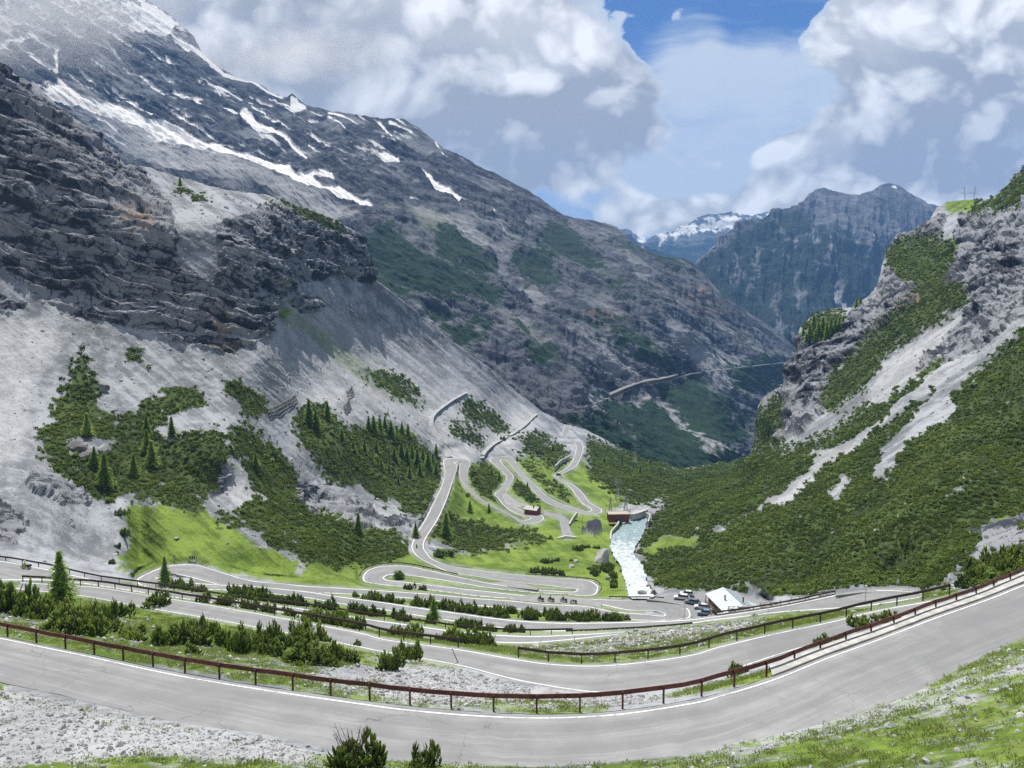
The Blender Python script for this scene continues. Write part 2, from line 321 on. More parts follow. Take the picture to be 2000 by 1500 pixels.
NP = [  # left spur and scree
 (-150,90,400),(0,132,430),(245,322,480),(345,344,560),(520,381,600),(712,463,690),(733,548,690),(850,638,800),(960,722,870),(1060,805,930),(1150,842,940),(1260,898,900),(1400,905,960),(1440,905,930),
 (-150,400,370),(0,330,385),(0,500,360),(150,300,420),(200,560,370),(150,430,380),(300,450,395),(300,600,372),(400,420,430),(440,560,395),(450,690,372),(520,450,470),(500,640,400),(560,560,470),(620,500,600),(640,600,560),(700,560,660),
 (-150,640,320),(0,640,330),(100,700,320),(250,700,345),(350,760,335),(520,700,388),(600,640,520),(700,640,625),(800,700,700),(600,760,455),(700,760,545),(820,780,640),(900,760,760),(1000,830,800),
 (-150,900,222),(0,880,238),(100,820,280),(200,880,270),(200,960,248),(340,950,268),(340,860,298),(450,800,330),(420,900,282),(420,970,272),(560,860,362),(560,960,318),(600,1010,312),(680,1000,345),(700,920,400),(760,980,390),(800,920,470),(850,870,568),(820,860,548),(740,860,470),(660,850,410),(900,850,625),(950,870,668),
 (1010,860,715),(1060,850,800),
 (-150,1040,170),(0,1000,190),(100,1010,204),(200,1040,222),(100,1080,180),(0,1065,169),(-150,1075,160),(250,1090,206),(200,1090,206),(160,1105,182),
 (250,1000,238),(380,1060,229),(380,1085,221),(440,1092,220),(330,1085,219),(540,1120,212),(540,1090,221),(620,1132,212),(480,1110,216),(330,985,244),(400,1020,241),(480,1060,233),(560,1100,218),(300,1060,219),(620,1110,223),(600,1060,258),(680,1050,300),(760,1040,328),(700,1100,282),('H',800,1010,104),
 # valley floor
 ('H',900,1000,121),('H',880,1060,112),('H',960,1060,116),('H',1060,1060,115),('H',1000,1095,107),('H',1120,1100,108),('H',1160,1060,115),('H',1130,1030,122),('H',1080,1020,121),('H',1100,1045,119),
 ('H',940,960,117),('H',1060,940,131),('H',1010,890,130),('H',1100,900,134),('H',1180,950,137),('H',1240,960,136),('H',1150,910,140),('H',1200,1000,127),('H',1240,1015,124),('H',1240,1050,118),('H',1235,1100,108),('H',1245,1140,100),('H',1255,1163,96),('H',1205,1075,114),
 ('H',1180,870,152),('H',1280,910,165),('H',1250,940,146),('H',1350,925,172),('H',1320,960,146),('H',1290,985,134),('H',1275,1010,126),('H',1270,1050,119),('H',1270,1100,110),('H',1285,1130,104),('H',1310,1155,93),('H',1430,1178,84.6),('H',1470,1188,86),('H',1400,1158,86.5),
 # right slope
 (1340,1100,300),(1350,1020,385),(1400,960,470),(1460,900,560),(1400,1140,246),(1445,1152,230),(1500,1110,236),(1500,1150,216),(1500,1020,305),(1500,950,390),(1560,1160,202),(1650,1130,186),(1640,1050,234),(1620,960,312),(1600,880,410),(1700,1135,180),(1740,1110,188),(1780,1112,181),(1760,1140,169),(1800,1060,192),(1800,950,248),(1800,850,315),(1840,760,370),(1700,860,365),(1900,1000,203),(1720,1000,245),(1950,900,250),(2000,800,285),(2000,650,335),(2160,640,290),(2160,900,215),(1900,700,385),(1860,1120,140),(1940,1060,168),(2000,1000,195),(2160,1020,150),(1820,1140,156),(2160,780,250),
 (1463,895,585),(1474,832,600),(1480,795,625),(1500,860,560),(1540,720,600),(1560,800,545),(1562,640,640),(1640,602,660),(1620,720,560),(1680,640,590),(1716,552,660),(1700,700,520),(1640,800,480),(1760,650,520),(1740,570,600),(1722,520,690),(1790,452,700),(1830,408,720),(1890,390,730),(1925,391,700),(1985,340,640),(2160,235,560),(1850,470,640),(1800,560,570),(1900,480,560),(1880,590,470),(1960,450,500),(1990,560,415),(1920,620,420),(1800,700,440),(1720,780,425),(1990,400,530),(2160,500,400),
 # foreground
 ('H',-150,1190,36),('H',0,1190,37.5),('H',150,1205,38.5),('H',300,1240,37),('H',450,1270,36.5),('H',600,1295,36),('H',700,1320,35.5),('H',800,1330,36),('H',900,1350,35.5),('H',1000,1365,34.8),('H',1060,1370,34.2),('H',1200,1372,33.4),('H',1350,1352,32.4),('H',1480,1310,32.6),('H',1600,1270,33),('H',1700,1228,33.2),('H',1860,1180,33),('H',1950,1140,34),
 ('H',0,1215,33),('H',200,1262,32),('H',400,1305,31.5),('H',620,1345,31),
 ('H',1100,1275,44.5),('H',1200,1262,46),('H',1300,1245,48),('H',1400,1228,52),('H',1500,1212,52),('H',1600,1200,51),('H',1700,1183,50),('H',1780,1172,50),('H',960,1268,47),
 ('H',0,1400,26.8),('H',200,1440,26.6),('H',400,1480,26.5),('H',-150,1340,27),('H',-150,1600,22.5),('H',0,1600,22.5),('H',400,1620,22.8),('H',800,1560,26),('H',900,1640,24),('H',1100,1560,26.5),('H',1300,1530,26),('H',1200,1640,23.5),('H',1500,1480,25.6),('H',1500,1620,22.5),('H',1700,1420,25),('H',1700,1560,22),('H',1900,1330,25),('H',1900,1500,21.5),('H',2000,1300,24.3),('H',2160,1230,24),('H',2160,1500,19),('H',2160,1640,17),
]
NP = [pin(*p) for p in NP]
for nm, st in ROADS.items():     # and the road centre lines
    for k, s in enumerate(st):
        if nm != 'fourth' or k % 3 == 0:
            cx, cy = (s[0]+s[2])/2, (s[1]+s[3])/2
            NP.append((cx, cy, float(Y_of(cy, s[4]))))
fit = tps_fit([(p[0], p[1]) for p in NP], np.array([1000/p[2] for p in NP]), 2e-6)
cgx, cgy = np.arange(-160, 2170, 10.0), np.arange(-120, 1650, 10.0)
CX, CY = np.meshgrid(cgx, cgy); CI = tps_eval(fit, CX, CY)/1000
CI = np.clip(CI, 1/1100, 1/20)
x = (GX-cgx[0])/10; y = (GY-cgy[0])/10; i = np.minimum(x.astype(int), len(cgx)-2); j = np.minimum(y.astype(int), len(cgy)-2); fx, fy = x-i, y-j
NI = CI[j, i]*(1-fx)*(1-fy)+CI[j, i+1]*fx*(1-fy)+CI[j+1, i]*(1-fx)*fy+CI[j+1, i+1]*fx*fy
# bed the roads: spread the road residual outwards with decay
res = np.where(isroad, roadI-NI, 0); 
acc = res.copy()
num = np.where(isroad, res, 0).astype(np.float32); den = isroad.astype(np.float32)
fall = np.zeros_like(num); wsum = np.zeros_like(num)
for r, wt in ((1, 1.0), (3, 0.12), (7, 0.012), (14, 0.0008)):
    fall += blur(num, r)*wt; wsum += blur(den, r)*wt
spread = np.where(wsum > 1e-9, fall/np.maximum(wsum, 1e-9), 0)
near = sstep(blur(den, 9), 0.0, 0.10)
NI = np.where(isroad, roadI, NI+spread*near).astype(np.float64)
# no overhangs: going up the picture the ground never comes nearer
for j in range(RNY-2, -1, -1):
    k = 0.0013 if RY0+RS*j > 1000 else 0.0008
    NI[j] = np.where(isroad[j], NI[j], np.minimum(NI[j], NI[j+1]*(1-k)))
for j in range(1, RNY):
    k = 0.0013 if RY0+RS*j > 1000 else 0.0008
    NI[j] = np.where(isroad[j], NI[j], np.maximum(NI[j], NI[j-1]*(1+k)))
wk = (1-sstep(blur(isroad.astype(np.float32), 5), 0.0, 0.12))*sstep(GY, 940, 1000)
NI = np.where(isroad, NI, blur(NI.astype(np.float32), 1)); NI = NI*(1-wk)+blur(NI.astype(np.float32), 7)*wk
ROADM = blur(isroad.astype(np.float32), 1)
def ground(px, py):
    """point of the near terrain under pixel (px, py)"""
    return at(px, py, 1/samp(NI, np.asarray(px, float), np.asarray(py, float)))
print('near survey', round(time.time()-T0, 1))

# ------------------------------------------------------------------ land cover
SHRUB = raster([
 [(105,830),(135,730),(175,710),(190,790),(240,820),(330,760),(395,745),(400,790),(330,800),(300,850),(330,870),(420,830),(440,880),(480,920),(560,940),(590,985),(530,985),(480,950),(470,890),(440,890),(430,960),(390,1000),(280,975),(200,975),(150,955),(100,920),(70,860)],
 [(430,730),(470,745),(530,790),(520,805),(480,800),(440,760)],
 [(445,840),(480,830),(530,870),(590,930),(580,980),(530,960),(480,920),(455,880)],
 [(590,790),(640,790),(660,830),(720,840),(740,810),(800,850),(850,880),(868,905),(868,940),(850,985),(838,1010),(800,1015),(780,970),(700,960),(640,920),(600,880),(575,830)],
 [(405,1000),(480,990),(560,985),(620,1000),(700,1030),(780,1040),(800,1060),(790,1095),(720,1105),(640,1110),(560,1090),(480,1040),(420,1020)],
 [(840,1010),(900,1015),(960,1030),(1030,1040),(1080,1048),(1080,1058),(990,1068),(900,1080),(850,1060),(835,1040)],
 [(885,930),(940,960),(975,975),(1000,1000),(960,985),(915,965),(890,950)],
 [(920,905),(960,900),(985,935),(975,960),(940,965),(915,930)],
 [(1005,925),(1040,960),(1060,985),(1020,985),(995,960)],
 [(1010,880),(1060,925),(1110,960),(1128,985),(1090,975),(1050,935),(1005,895)],
 [(890,780),(930,785),(1000,830),(990,850),(940,830),(895,800)],
 [(1000,850),(1060,850),(1110,885),(1115,910),(1070,905),(1020,875)],
 [(865,820),(900,830),(960,870),(940,880),(890,850)],
 [(780,730),(840,790),(825,800),(770,770),(700,735),(690,720)],
 [(1140,855),(1230,880),(1330,915),(1440,900),(1440,930),(1330,965),(1240,985),(1200,960),(1150,920),(1140,880)],
 # right slope
 [(1300,985),(1400,925),(1470,895),(1530,880),(1600,850),(1640,830),(1700,790),(1740,770),(1850,700),(1850,730),(1800,790),(1900,740),(2000,640),(2170,560),(2170,1000),(1990,1010),(1920,1040),(1900,1080),(1840,1150),(1700,1150),(1560,1160),(1480,1165),(1440,1160),(1300,1150),(1255,1110),(1240,1080),(1270,1020)],
 [(1600,770),(1640,720),(1700,640),(1750,610),(1830,540),(1880,560),(1900,580),(1850,620),(1780,660),(1720,700),(1690,760),(1640,800),(1610,810)],
 [(1480,800),(1530,755),(1530,830),(1500,900),(1475,885)],
 [(1725,520),(1740,485),(1800,450),(1860,470),(1880,500),(1830,560),(1780,560),(1750,540)],
 [(1950,380),(2000,326),(2170,240),(2170,320),(1990,400),(1950,410),(1900,430),(1870,420)],
 [(1560,650),(1590,610),(1660,600),(1640,640),(1580,670)],
 [(180,320),(240,335),(235,345),(185,330)],[(335,360),(430,395),(400,400),(340,380)],[(520,372),(600,400),(700,455),(650,455),(560,410)],
 [(1880,1130),(1920,1100),(2000,1080),(2170,1040),(2170,1080),(2000,1120),(1900,1145)],
 ], [([(150,700),(175,745)],14),([(250,690),(280,710)],10),([(225,700),(235,710)],6),([(360,745),(370,750)],6),([(470,780),(500,810)],14),([(540,940),(570,1000)],10),([(640,925),(760,980)],8),([(1230,1160),(1330,965)],0.1)], 2)
UNSHRUB = raster([  # scree chutes through the right slope
 [(1460,1000),(1530,960),(1560,930),(1590,900),(1650,870),(1700,830),(1740,800),(1850,705),(2000,610),(2000,640),(1900,700),(1820,760),(1760,810),(1700,850),(1650,885),(1610,910),(1590,935),(1560,960),(1540,985)],
 [(1560,905),(1605,875),(1610,882),(1570,900)],[(1590,895),(1680,845),(1690,850),(1650,880)],
 [(1710,920),(1730,870),(1790,810),(1850,740),(1865,780),(1860,820),(1810,840),(1770,860),(1760,890),(1730,940),(1720,930)],
 [(1620,960),(1650,925),(1665,935),(1650,960),(1630,975)],[(1800,1000),(1900,930),(1920,920),(1870,960),(1820,985)],
 [(1380,1045),(1415,1020),(1410,1035)],[(1255,1080),(1290,1050),(1360,1045),(1365,1065),(1310,1075),(1270,1085)],
 [(1690,780),(1740,700),(1760,690),(1860,620),(1900,600),(1870,660),(1800,720),(1720,790)],
 [(130,860),(210,860),(215,890),(130,890)],[(430,920),(470,890),(480,960),(450,960)]],
 [([(1400,1045),(1440,1010)],2),([(1720,1030),(1800,990)],2.2),([(1490,1000),(1450,1015)],4),([(1290,1000),(1400,950)],0.1)], 1)
GRASS = raster([
 [(240,985),(300,985),(380,980),(420,1010),(480,1050),(560,1095),(600,1130),(610,1145),(450,1120),(390,1100),(340,1100),(270,1130),(240,1120),(250,1050)],
 [(868,905),(1135,890),(1180,1000),(1200,1010),(1190,1060),(1100,1062),(900,1062),(840,1060),(850,1000)],
 [(600,1095),(800,1080),(1170,1120),(1230,1165),(1290,1210),(600,1210)],
 [(875,970),(930,975),(1000,1005),(1030,1025),(1090,1020),(1105,1050),(1040,1045),(960,1030),(900,1010),(845,1015)],
 [(830,1085),(880,1080),(1000,1070),(1100,1055),(1190,1010),(1200,1000),(1220,1015),(1200,1060),(1215,1100),(1225,1160),(1190,1165),(1160,1130),(1060,1122),(930,1108),(860,1095)],
 [(1095,935),(1130,905),(1180,925),(1210,950),(1230,975),(1180,995),(1150,975)],
 [(1020,965),(1090,990),(1100,1000),(1040,990),(1010,975)],[(1110,975),(1140,985),(1145,998),(1110,990)],
 [(1200,965),(1290,965),(1260,990),(1200,985)],[(1250,1080),(1290,1050),(1365,1045),(1365,1065),(1310,1080),(1260,1090)],
 [(780,1100),(800,1080),(815,1100),(860,1112),(1160,1130),(1180,1170),(700,1130),(640,1110),(720,1110)],
 [(-160,1135),(600,1140),(1000,1160),(1200,1200),(1350,1216),(1500,1195),(1850,1150),(1880,1160),(1500,1290),(1200,1310),(-160,1290)],
 [(-160,1120),(-160,1640),(2160,1640),(2160,1180),(1900,1270),(1400,1470),(1100,1500),(600,1470),(0,1350),(0,1240),(700,1370),(1100,1400),(1500,1330),(1950,1150),(1500,1310),(1200,1380),(700,1330)],
 [(1855,390),(1930,388),(1900,410),(1840,420)],[(1860,470),(1900,430),(1880,480),(1850,490)],
 [(560,600),(620,640),(740,730),(840,800),(800,800),(700,740),(600,660),(530,610)],
 [(1800,1160),(1900,1130),(1940,1010),(2000,1010),(1980,1030),(1920,1050),(1890,1080),(1880,1140),(1840,1150)],
 ], [], 3)
ROCK = raster([
 [(-170,60),(0,132),(165,245),(245,322),(330,400),(350,470),(345,520),(420,560),(430,500),(420,440),(520,400),(600,410),(712,463),(722,505),(735,555),(650,540),(560,560),(530,600),(530,650),(500,670),(450,690),(350,670),(270,640),(120,620),(60,560),(0,520),(-170,500)],
 [(-170,560),(0,575),(60,600),(0,620),(-170,610)],
 [(200,260),(330,400),(260,330)],
 [(560,560),(640,590),(600,620),(560,590)],
 [(735,555),(850,660),(1060,806),(1040,790),(900,700),(780,600)],
 [(390,970),(410,905),(440,895),(455,920),(435,960),(420,975)],
 [(560,960),(620,940),(700,980),(740,1010),(810,1010),(800,1025),(700,1030),(600,1000),(570,990)],
 [(60,920),(110,920),(150,960),(200,985),(120,985),(70,960)],
 [(0,985),(35,1000),(50,1030),(40,1060),(-160,1060),(-160,960)],
 [(1475,895),(1500,840),(1535,755),(1545,690),(1560,655),(1600,650),(1650,630),(1680,600),(1720,575),(1722,520),(1760,540),(1800,570),(1780,640),(1700,680),(1640,720),(1610,800),(1560,850),(1500,890)],
 [(1880,420),(1960,400),(2170,300),(2170,600),(2000,620),(1900,690),(1820,720),(1780,730),(1850,650),(1900,590),(1860,570),(1830,560),(1880,500),(1870,460)],
 [(1740,480),(1800,440),(1850,420),(1840,470),(1800,480)],
 [(1880,1060),(1930,1030),(2000,1010),(2170,990),(2170,1060),(2000,1070),(1900,1110),(1850,1150),(1870,1090)],
 [(1136,1034),(1152,1026),(1178,1030),(1172,1042),(1138,1044)],
 [(838,1030),(830,1000),(800,1010),(800,1030)],
 ], [], 2)
PALE = raster([   # bright fresh scree, limestone and gravel
 [(-170,640),(100,620),(130,660),(60,760),(40,900),(-170,900)],[(450,700),(520,690),(545,620),(600,590),(740,640),(860,700),(960,760),(1060,810),(1040,850),(960,890),(880,900),(850,860),(700,780),(600,800),(500,760)],
 [(455,905),(480,900),(560,980),(580,1000),(450,985),(440,950)],[(1680,790),(1740,700),(1860,620),(2000,590),(2000,640),(1850,720),(1720,820)],
 [(1460,1000),(1540,960),(1590,900),(1700,840),(1740,800),(1700,860),(1590,935),(1540,985)],
 [(-170,1345),(0,1345),(280,1395),(600,1460),(600,1490),(300,1470),(0,1500),(-170,1520)],
 [(740,1312),(860,1325),(970,1366),(900,1384),(770,1370),(720,1345)],
 ], [([(870,800),(840,840),(880,905)],7),([(1040,815),(940,880)],5),([(900,770),(850,800)],4)], 3)
SPECK = raster([ # white stones scattered in grass
 [(-160,1340),(600,1460),(1050,1500),(1400,1470),(1900,1290),(2160,1170),(2160,1640),(-160,1640)],
 [(0,1180),(200,1200),(500,1280),(800,1290),(1000,1310),(1300,1370),(1060,1395),(600,1350),(0,1230)],
 [(1000,1260),(1300,1225),(1500,1205),(1450,1250),(1250,1290),(1100,1290)]], [], 4)
ORANGE = raster([[(440,600),(450,690),(425,690),(415,610)],[(240,400),(300,420),(290,460),(240,440)],[(1290,560),(1400,580),(1420,620),(1300,600)],[(1150,600),(1200,610),(1200,650),(1140,640)],[(1760,600),(1800,560),(1830,600),(1780,640)]], [], 6)
SHRUB = blur(SHRUB, 6)*(1-blur(UNSHRUB, 1))

# ------------------------------------------------------------------ terrain material driven by the land cover layers
def terrain_material(name, rock_a, rock_b, scree_a, scree_b, green_a, green_b, grass_a, grass_b, fine=1.0):
    m, nt, b = material(name, 0.95, 0.12)
    o = nt.obj(); L = nt.attr('layer', 'Color'); sp = nt.new('ShaderNodeSeparateColor'); nt.put(sp.inputs[0], L)
    rock, shrub, grass = (E(nt, sp.outputs[i]) for i in range(3))
    T = nt.attr('tone', 'Color'); st = nt.new('ShaderNodeSeparateColor'); nt.put(st.inputs[0], T)
    t1, snow, pale = (E(nt, st.outputs[i]) for i in range(3))
    sg = nt.attr('stain'); 
    na = nt.noise(o, 1.1*fine, 7, 0.68); nb2 = nt.noise(o, 0.16*fine, 4, 0.6)
    r = nt.mix(nt.smooth(na+(nb2-0.5)+(t1-0.5)*1.1, 0.30, 0.72), rock_a, rock_b)
    r = nt.mix(sg*nt.smooth(nb2, 0.4, 0.6), r, (0.30, 0.20, 0.12))
    s = nt.mix(nt.smooth(na*0.6+nb2*0.4+(t1-0.5)*0.8, 0.32, 0.68), scree_a, scree_b)
    s = nt.mix(pale*0.5*nt.smooth(na, 0.2, 0.6), s, (0.47, 0.47, 0.465))
    g = nt.mix(nt.smooth(na+(t1-0.5)*0.8, 0.3, 0.7), green_a, green_b)
    gr = nt.mix(nt.smooth(na*0.7+nb2*0.3+(t1-0.5)*0.6, 0.35, 0.66), grass_a, grass_b)
    gr = nt.mix(nt.smooth(nt.noise(o, 0.45*fine, 6, 0.7)+(nb2-0.5)*0.5, 0.54, 0.64)*0.6, gr, tuple((q*1.1+w*0.9)/2.2 for q, w in zip(grass_b, (0.20, 0.17, 0.11))))
    c = nt.mix(rock, s, r); c = nt.mix(grass, c, gr); c = nt.mix(shrub, c, g); c = nt.mix(snow, c, (0.82, 0.80, 0.77))
    nt.put(b.inputs['Base Color'], c)
    bp = nt.new('ShaderNodeBump'); bp.inputs['Strength'].default_value = 0.5; bp.inputs['Distance'].default_value = 0.6/fine
    nt.put(bp.inputs['Height'], nt.noise(o, 0.9*fine, 6, 0.7)); nt.l.new(bp.outputs[0], b.inputs['Normal'])
    return m
M_NEAR = terrain_material('near_terrain', (0.042,0.047,0.058), (0.25,0.256,0.270), (0.16,0.168,0.178), (0.355,0.366,0.385), (0.030,0.046,0.014), (0.070,0.100,0.030), (0.080,0.130,0.020), (0.185,0.262,0.045))
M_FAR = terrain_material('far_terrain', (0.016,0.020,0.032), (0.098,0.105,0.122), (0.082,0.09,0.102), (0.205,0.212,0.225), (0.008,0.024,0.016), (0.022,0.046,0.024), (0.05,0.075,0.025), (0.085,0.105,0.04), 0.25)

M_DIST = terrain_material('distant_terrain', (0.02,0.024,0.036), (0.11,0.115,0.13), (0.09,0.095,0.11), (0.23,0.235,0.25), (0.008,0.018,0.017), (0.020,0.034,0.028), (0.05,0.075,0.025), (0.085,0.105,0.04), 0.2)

# ------------------------------------------------------------------ relief builder
def sil_y(sil, px):
    s = np.array(sil, float); return np.interp(px, s[:, 0], s[:, 1])
def relief(name, sil, bottom, x0, x1, step, rows, inv_fn, cover_fn, disp_fn, mat, back=(10, 30.0, 1.0), power=1.0, jag=0.0, kind='structure', label=None, cat=None):
    cols = np.arange(x0, x1+step, step); cols = np.concatenate([np.arange(-900, x0, 12.0), cols, np.arange(x1+12, 2950, 12.0)]) if kind == 'structure' and name == 'hillside_ground' else cols; nc = len(cols)
    ys = sil_y(sil, cols)
    if jag: ys = ys+jag*fbm(cols*0.03, cols*0+3, cols*0, 5, 0.6)*2
    t = np.linspace(0, 1, rows)**power
    yb = np.maximum(sil_y(bottom, cols), ys+8) if isinstance(bottom, list) else np.full(nc, float(bottom))
    PY = ys[None, :]+(yb-ys)[None, :]*t[:, None]; PX = np.broadcast_to(cols[None, :], PY.shape)
    inv = inv_fn(PX, PY); Pm = at(PX, PY, 1/inv)
    nb, bl, bs = back
    k = np.arange(nb, 0, -1)[:, None]
    top = Pm[0]; away = top/np.linalg.norm(top[:, :2], axis=1)[:, None]; away[:, 2] = 0
    step_len = bl*(k/nb)**1.5*nb/2
    Bk = top[None]+away[None]*step_len[..., None]; Bk[..., 2] -= step_len*bs*np.minimum(1, 0.35+0.65*k/nb)
    Pall = np.concatenate([Bk, Pm], 0)
    PXa = np.concatenate([np.broadcast_to(cols, (nb, nc)), PX]); PYa = np.concatenate([np.broadcast_to(ys, (nb, nc))+0.01, PY])
    du = np.gradient(Pall, axis=1); dv = np.gradient(Pall, axis=0)
    N = np.cross(du, dv); N /= np.linalg.norm(N, axis=-1)[..., None]+1e-9
    N *= np.sign(N[..., 2:3]*0.4-(N*Pall).sum(-1, keepdims=True)/np.linalg.norm(Pall, axis=-1)[..., None])
    lay = cover_fn(PXa, PYa, Pall, N)
    Pall = Pall+disp_fn(PXa, PYa, Pall, N, lay)
    V = Pall.reshape(-1, 3); R, C = Pall.shape[:2]
    idx = np.arange(R*C).reshape(R, C)
    Fq = np.stack([idx[:-1, :-1], idx[1:, :-1], idx[1:, 1:], idx[:-1, 1:]], -1).reshape(-1, 4)
    one = np.ones(R*C)
    attrs = {'layer': np.stack([lay['rock'].ravel(), lay['shrub'].ravel(), lay['grass'].ravel(), one], -1),
             'tone': np.stack([lay['tone'].ravel(), lay['snow'].ravel(), lay['pale'].ravel(), one], -1), 'stain': lay['stain'].ravel()}
    o = mesh_np(name, V, Fq, mat, True, attrs)
    tag(o, label, cat, kind=kind)
    print(name, len(V), round(time.time()-T0, 1))
    return o, Pall, PXa, PYa, lay

def near_cover(PX, PY, P, N):
    w1 = fbm(PX*0.03, PY*0.05, PX*0+1.5, 6, 0.68)*44; w2 = fbm(PX*0.03, PY*0.05, PX*0+9.5, 6, 0.68)*30
    sc = np.clip(1000/np.maximum(P[..., 1], 40)*0.25, 0.6, 1.3)
    wx, wy = PX+w1*sc, PY+w2*sc*np.where(PY > 1120, 0.35, 1)
    road = samp(ROADM, PX, PY)
    rock = sstep(samp(ROCK, wx, wy), 0.35, 0.65); grass = sstep(samp(GRASS, wx, wy), 0.2, 0.8); pale = samp(PALE, wx, wy)
    n = fbm(P[..., 0]/5, P[..., 1]/5, P[..., 2]/3, 4, 0.6)
    n2 = fbm(P[..., 0]/22, P[..., 1]/22, P[..., 2]/14+4, 4, 0.55)
    s0 = samp(SHRUB, wx, wy); shrub = sstep(s0*0.86+(n*0.95+n2*0.55)*sstep(s0, 0.0, 0.22), 0.40, 0.50)
    tone = 0.5+n2*0.55+n*0.35
    left = (PX < 1150) & (PY < 1130)
    # scree runs down the fall line in streaks
    a = np.where(PX < 1200, PX*0.66-PY*0.75, PX*0.55+PY*0.83)
    str_ = fbm(a*0.09, (PX*0.75+PY*0.66)*0.008, PX*0+2, 4, 0.6)
    str_ = np.where(PX < 240, fbm(PX*0.035+n2, PY*0.014, PX*0+7, 4, 0.6)*0.6, str_)
    tone = tone+np.where(rock < 0.5, str_*0.6, 0)*np.where(PY < 1100, 1, 0)
    # ledge stripes in the rock
    s = (P[..., 2]+np.where(PX < 1200, 0.30, -0.42)*P[..., 0]+0.06*P[..., 1])+n2*7
    tone = tone+rock*fbm(s*0+P[..., 0]/60, s*0+P[..., 1]/60, s/2.6, 4, 0.65)*0.7+rock*(blocks(P, s)-0.5)*0.45
    # flowers and white stones in the turf
    spk = samp(SPECK, wx, PY)
    n3 = fbm(P[..., 0]/2.6, P[..., 1]/1.2, P[..., 2], 5, 0.68)
    bare = spk*sstep(n3*0.8+n2*0.7+pale*0.55, -0.08, 0.22)
    grass = grass*(1-bare*0.9)*(1-sstep(pale, 0.35, 0.8)*np.where(PY > 1340, 0.85, 0.6)); pale = np.clip(pale+bare*0.6, 0, 1)
    grass = grass*(1-sstep(road, 0.0, 0.10)*0.35)
    grass = np.maximum(grass, sstep(n2+n*0.5, 0.35, 0.6)*0.35*np.where((PX > 100) & (PX < 560) & (PY > 700) & (PY < 1000), 1, 0))
    shrub = shrub*(1-sstep(road, 0, 0.06))*np.where(PY > 1165, 0, 1)
    stain = samp(ORANGE, wx, wy)*rock
    return dict(rock=rock*(1-shrub), shrub=shrub, grass=grass*(1-rock), tone=np.clip(tone, 0, 1), snow=PX*0.0, pale=np.clip(pale, 0, 1), stain=stain, road=road)
def blocks(P, s, k=0):
    sz = 3.4; b = s/sz+fbm(P[..., 0]/30, P[..., 1]/30, P[..., 2]/30, 2, 0.5)*2; bi = np.floor(b)
    lat = (P[..., 0]*0.8-P[..., 1]*0.6)/(4.5)+bi*0.37+fbm(P[..., 0]/9, P[..., 1]/9, P[..., 2]/9, 2, 0.5)*1.6; li = np.floor(lat)
    h = np.sin(bi*127.1+li*311.7)*43758.5453; h = h-np.floor(h)
    fb, fl = b-bi, lat-li; crack = 1-sstep(np.minimum(fb, 1-fb), 0, 0.12)*sstep(np.minimum(fl, 1-fl), 0.0, 0.10)
    return h*0.6+0.4-crack*0.75 if k == 0 else h-crack*0.6
def near_disp(PX, PY, P, N, lay):
    x, y, z = P[..., 0], P[..., 1], P[..., 2]; rock = lay['rock']
    n2 = fbm(x/30, y/30, z/30, 3, 0.5)
    s = z+np.where(PX < 1200, 0.30, -0.42)*x+0.06*y+n2*8
    bed = fbm(x/90, y/90, s/11, 2, 0.5)*1.2+fbm(x/45, y/45, s/3.3+9, 3, 0.55)
    # steps: sharpen the beds into ledges
    bed = np.tanh(bed*3.2)
    joint = fbm(x/7, y/7, z/34+5, 4, 0.6, True)
    lump = fbm(x/16, y/16, z/16+3, 5, 0.55)
    amp = np.clip(P[..., 1]/400, 0.3, 1.5)
    d = rock*(bed*2.3+joint*1.2+lump*3.4+blocks(P, s, 1)*1.0)*amp
    steep = 1-rock
    fine = fbm(x/2.2, y/2.2, z/2.2, 3, 0.6)
    a = np.where(PX < 1200, PX*0.66-PY*0.75, PX*0.55+PY*0.83)
    rill = fbm(a*0.05, (PX*0.75+PY*0.66)*0.006, PX*0+2, 4, 0.55)
    d = d+steep*(fine*0.35*amp+lump*1.0*amp*np.where(PY > 1120, 0.25, 1)+rill*1.4*amp*np.where(PY > 1120, 0, 1))
    keep = 1-sstep(lay['road'], 0.0, 0.25)
    keep = keep*np.where(PY > 1120, np.clip(0.25+(1-blurroad(PX, PY)), 0, 1), 1)
    keep *= 1-0.75*sstep(samp(RIVERM, PX, PY), 0.0, 0.5)
    return N*(d*keep)[..., None]+np.array([0, 0, 1.0])*(lay['shrub']*0.2*keep)[..., None]
ROADB = blur(isroad.astype(np.float32), 6)
def blurroad(px, py): return np.clip(samp(ROADB, px, py)*2.5, 0, 1)
RIVER_POLY = [(1226,1012),(1268,1012),(1262,1035),(1248,1062),(1236,1082),(1256,1108),(1262,1140),(1278,1166),(1280,1174),(1230,1174),(1228,1168),(1218,1130),(1205,1100),(1190,1075),(1196,1052),(1212,1035)]
RIVERM = raster([RIVER_POLY], [], 2)
near_o, NPt, NPX, NPY, NLAY = relief('hillside_ground', N_SIL, 1625.0, -150, 2150, 1.6, 900, lambda a, b: samp(NI, a, b), near_cover, near_disp, M_NEAR, back=(14, 14.0, 0.9))

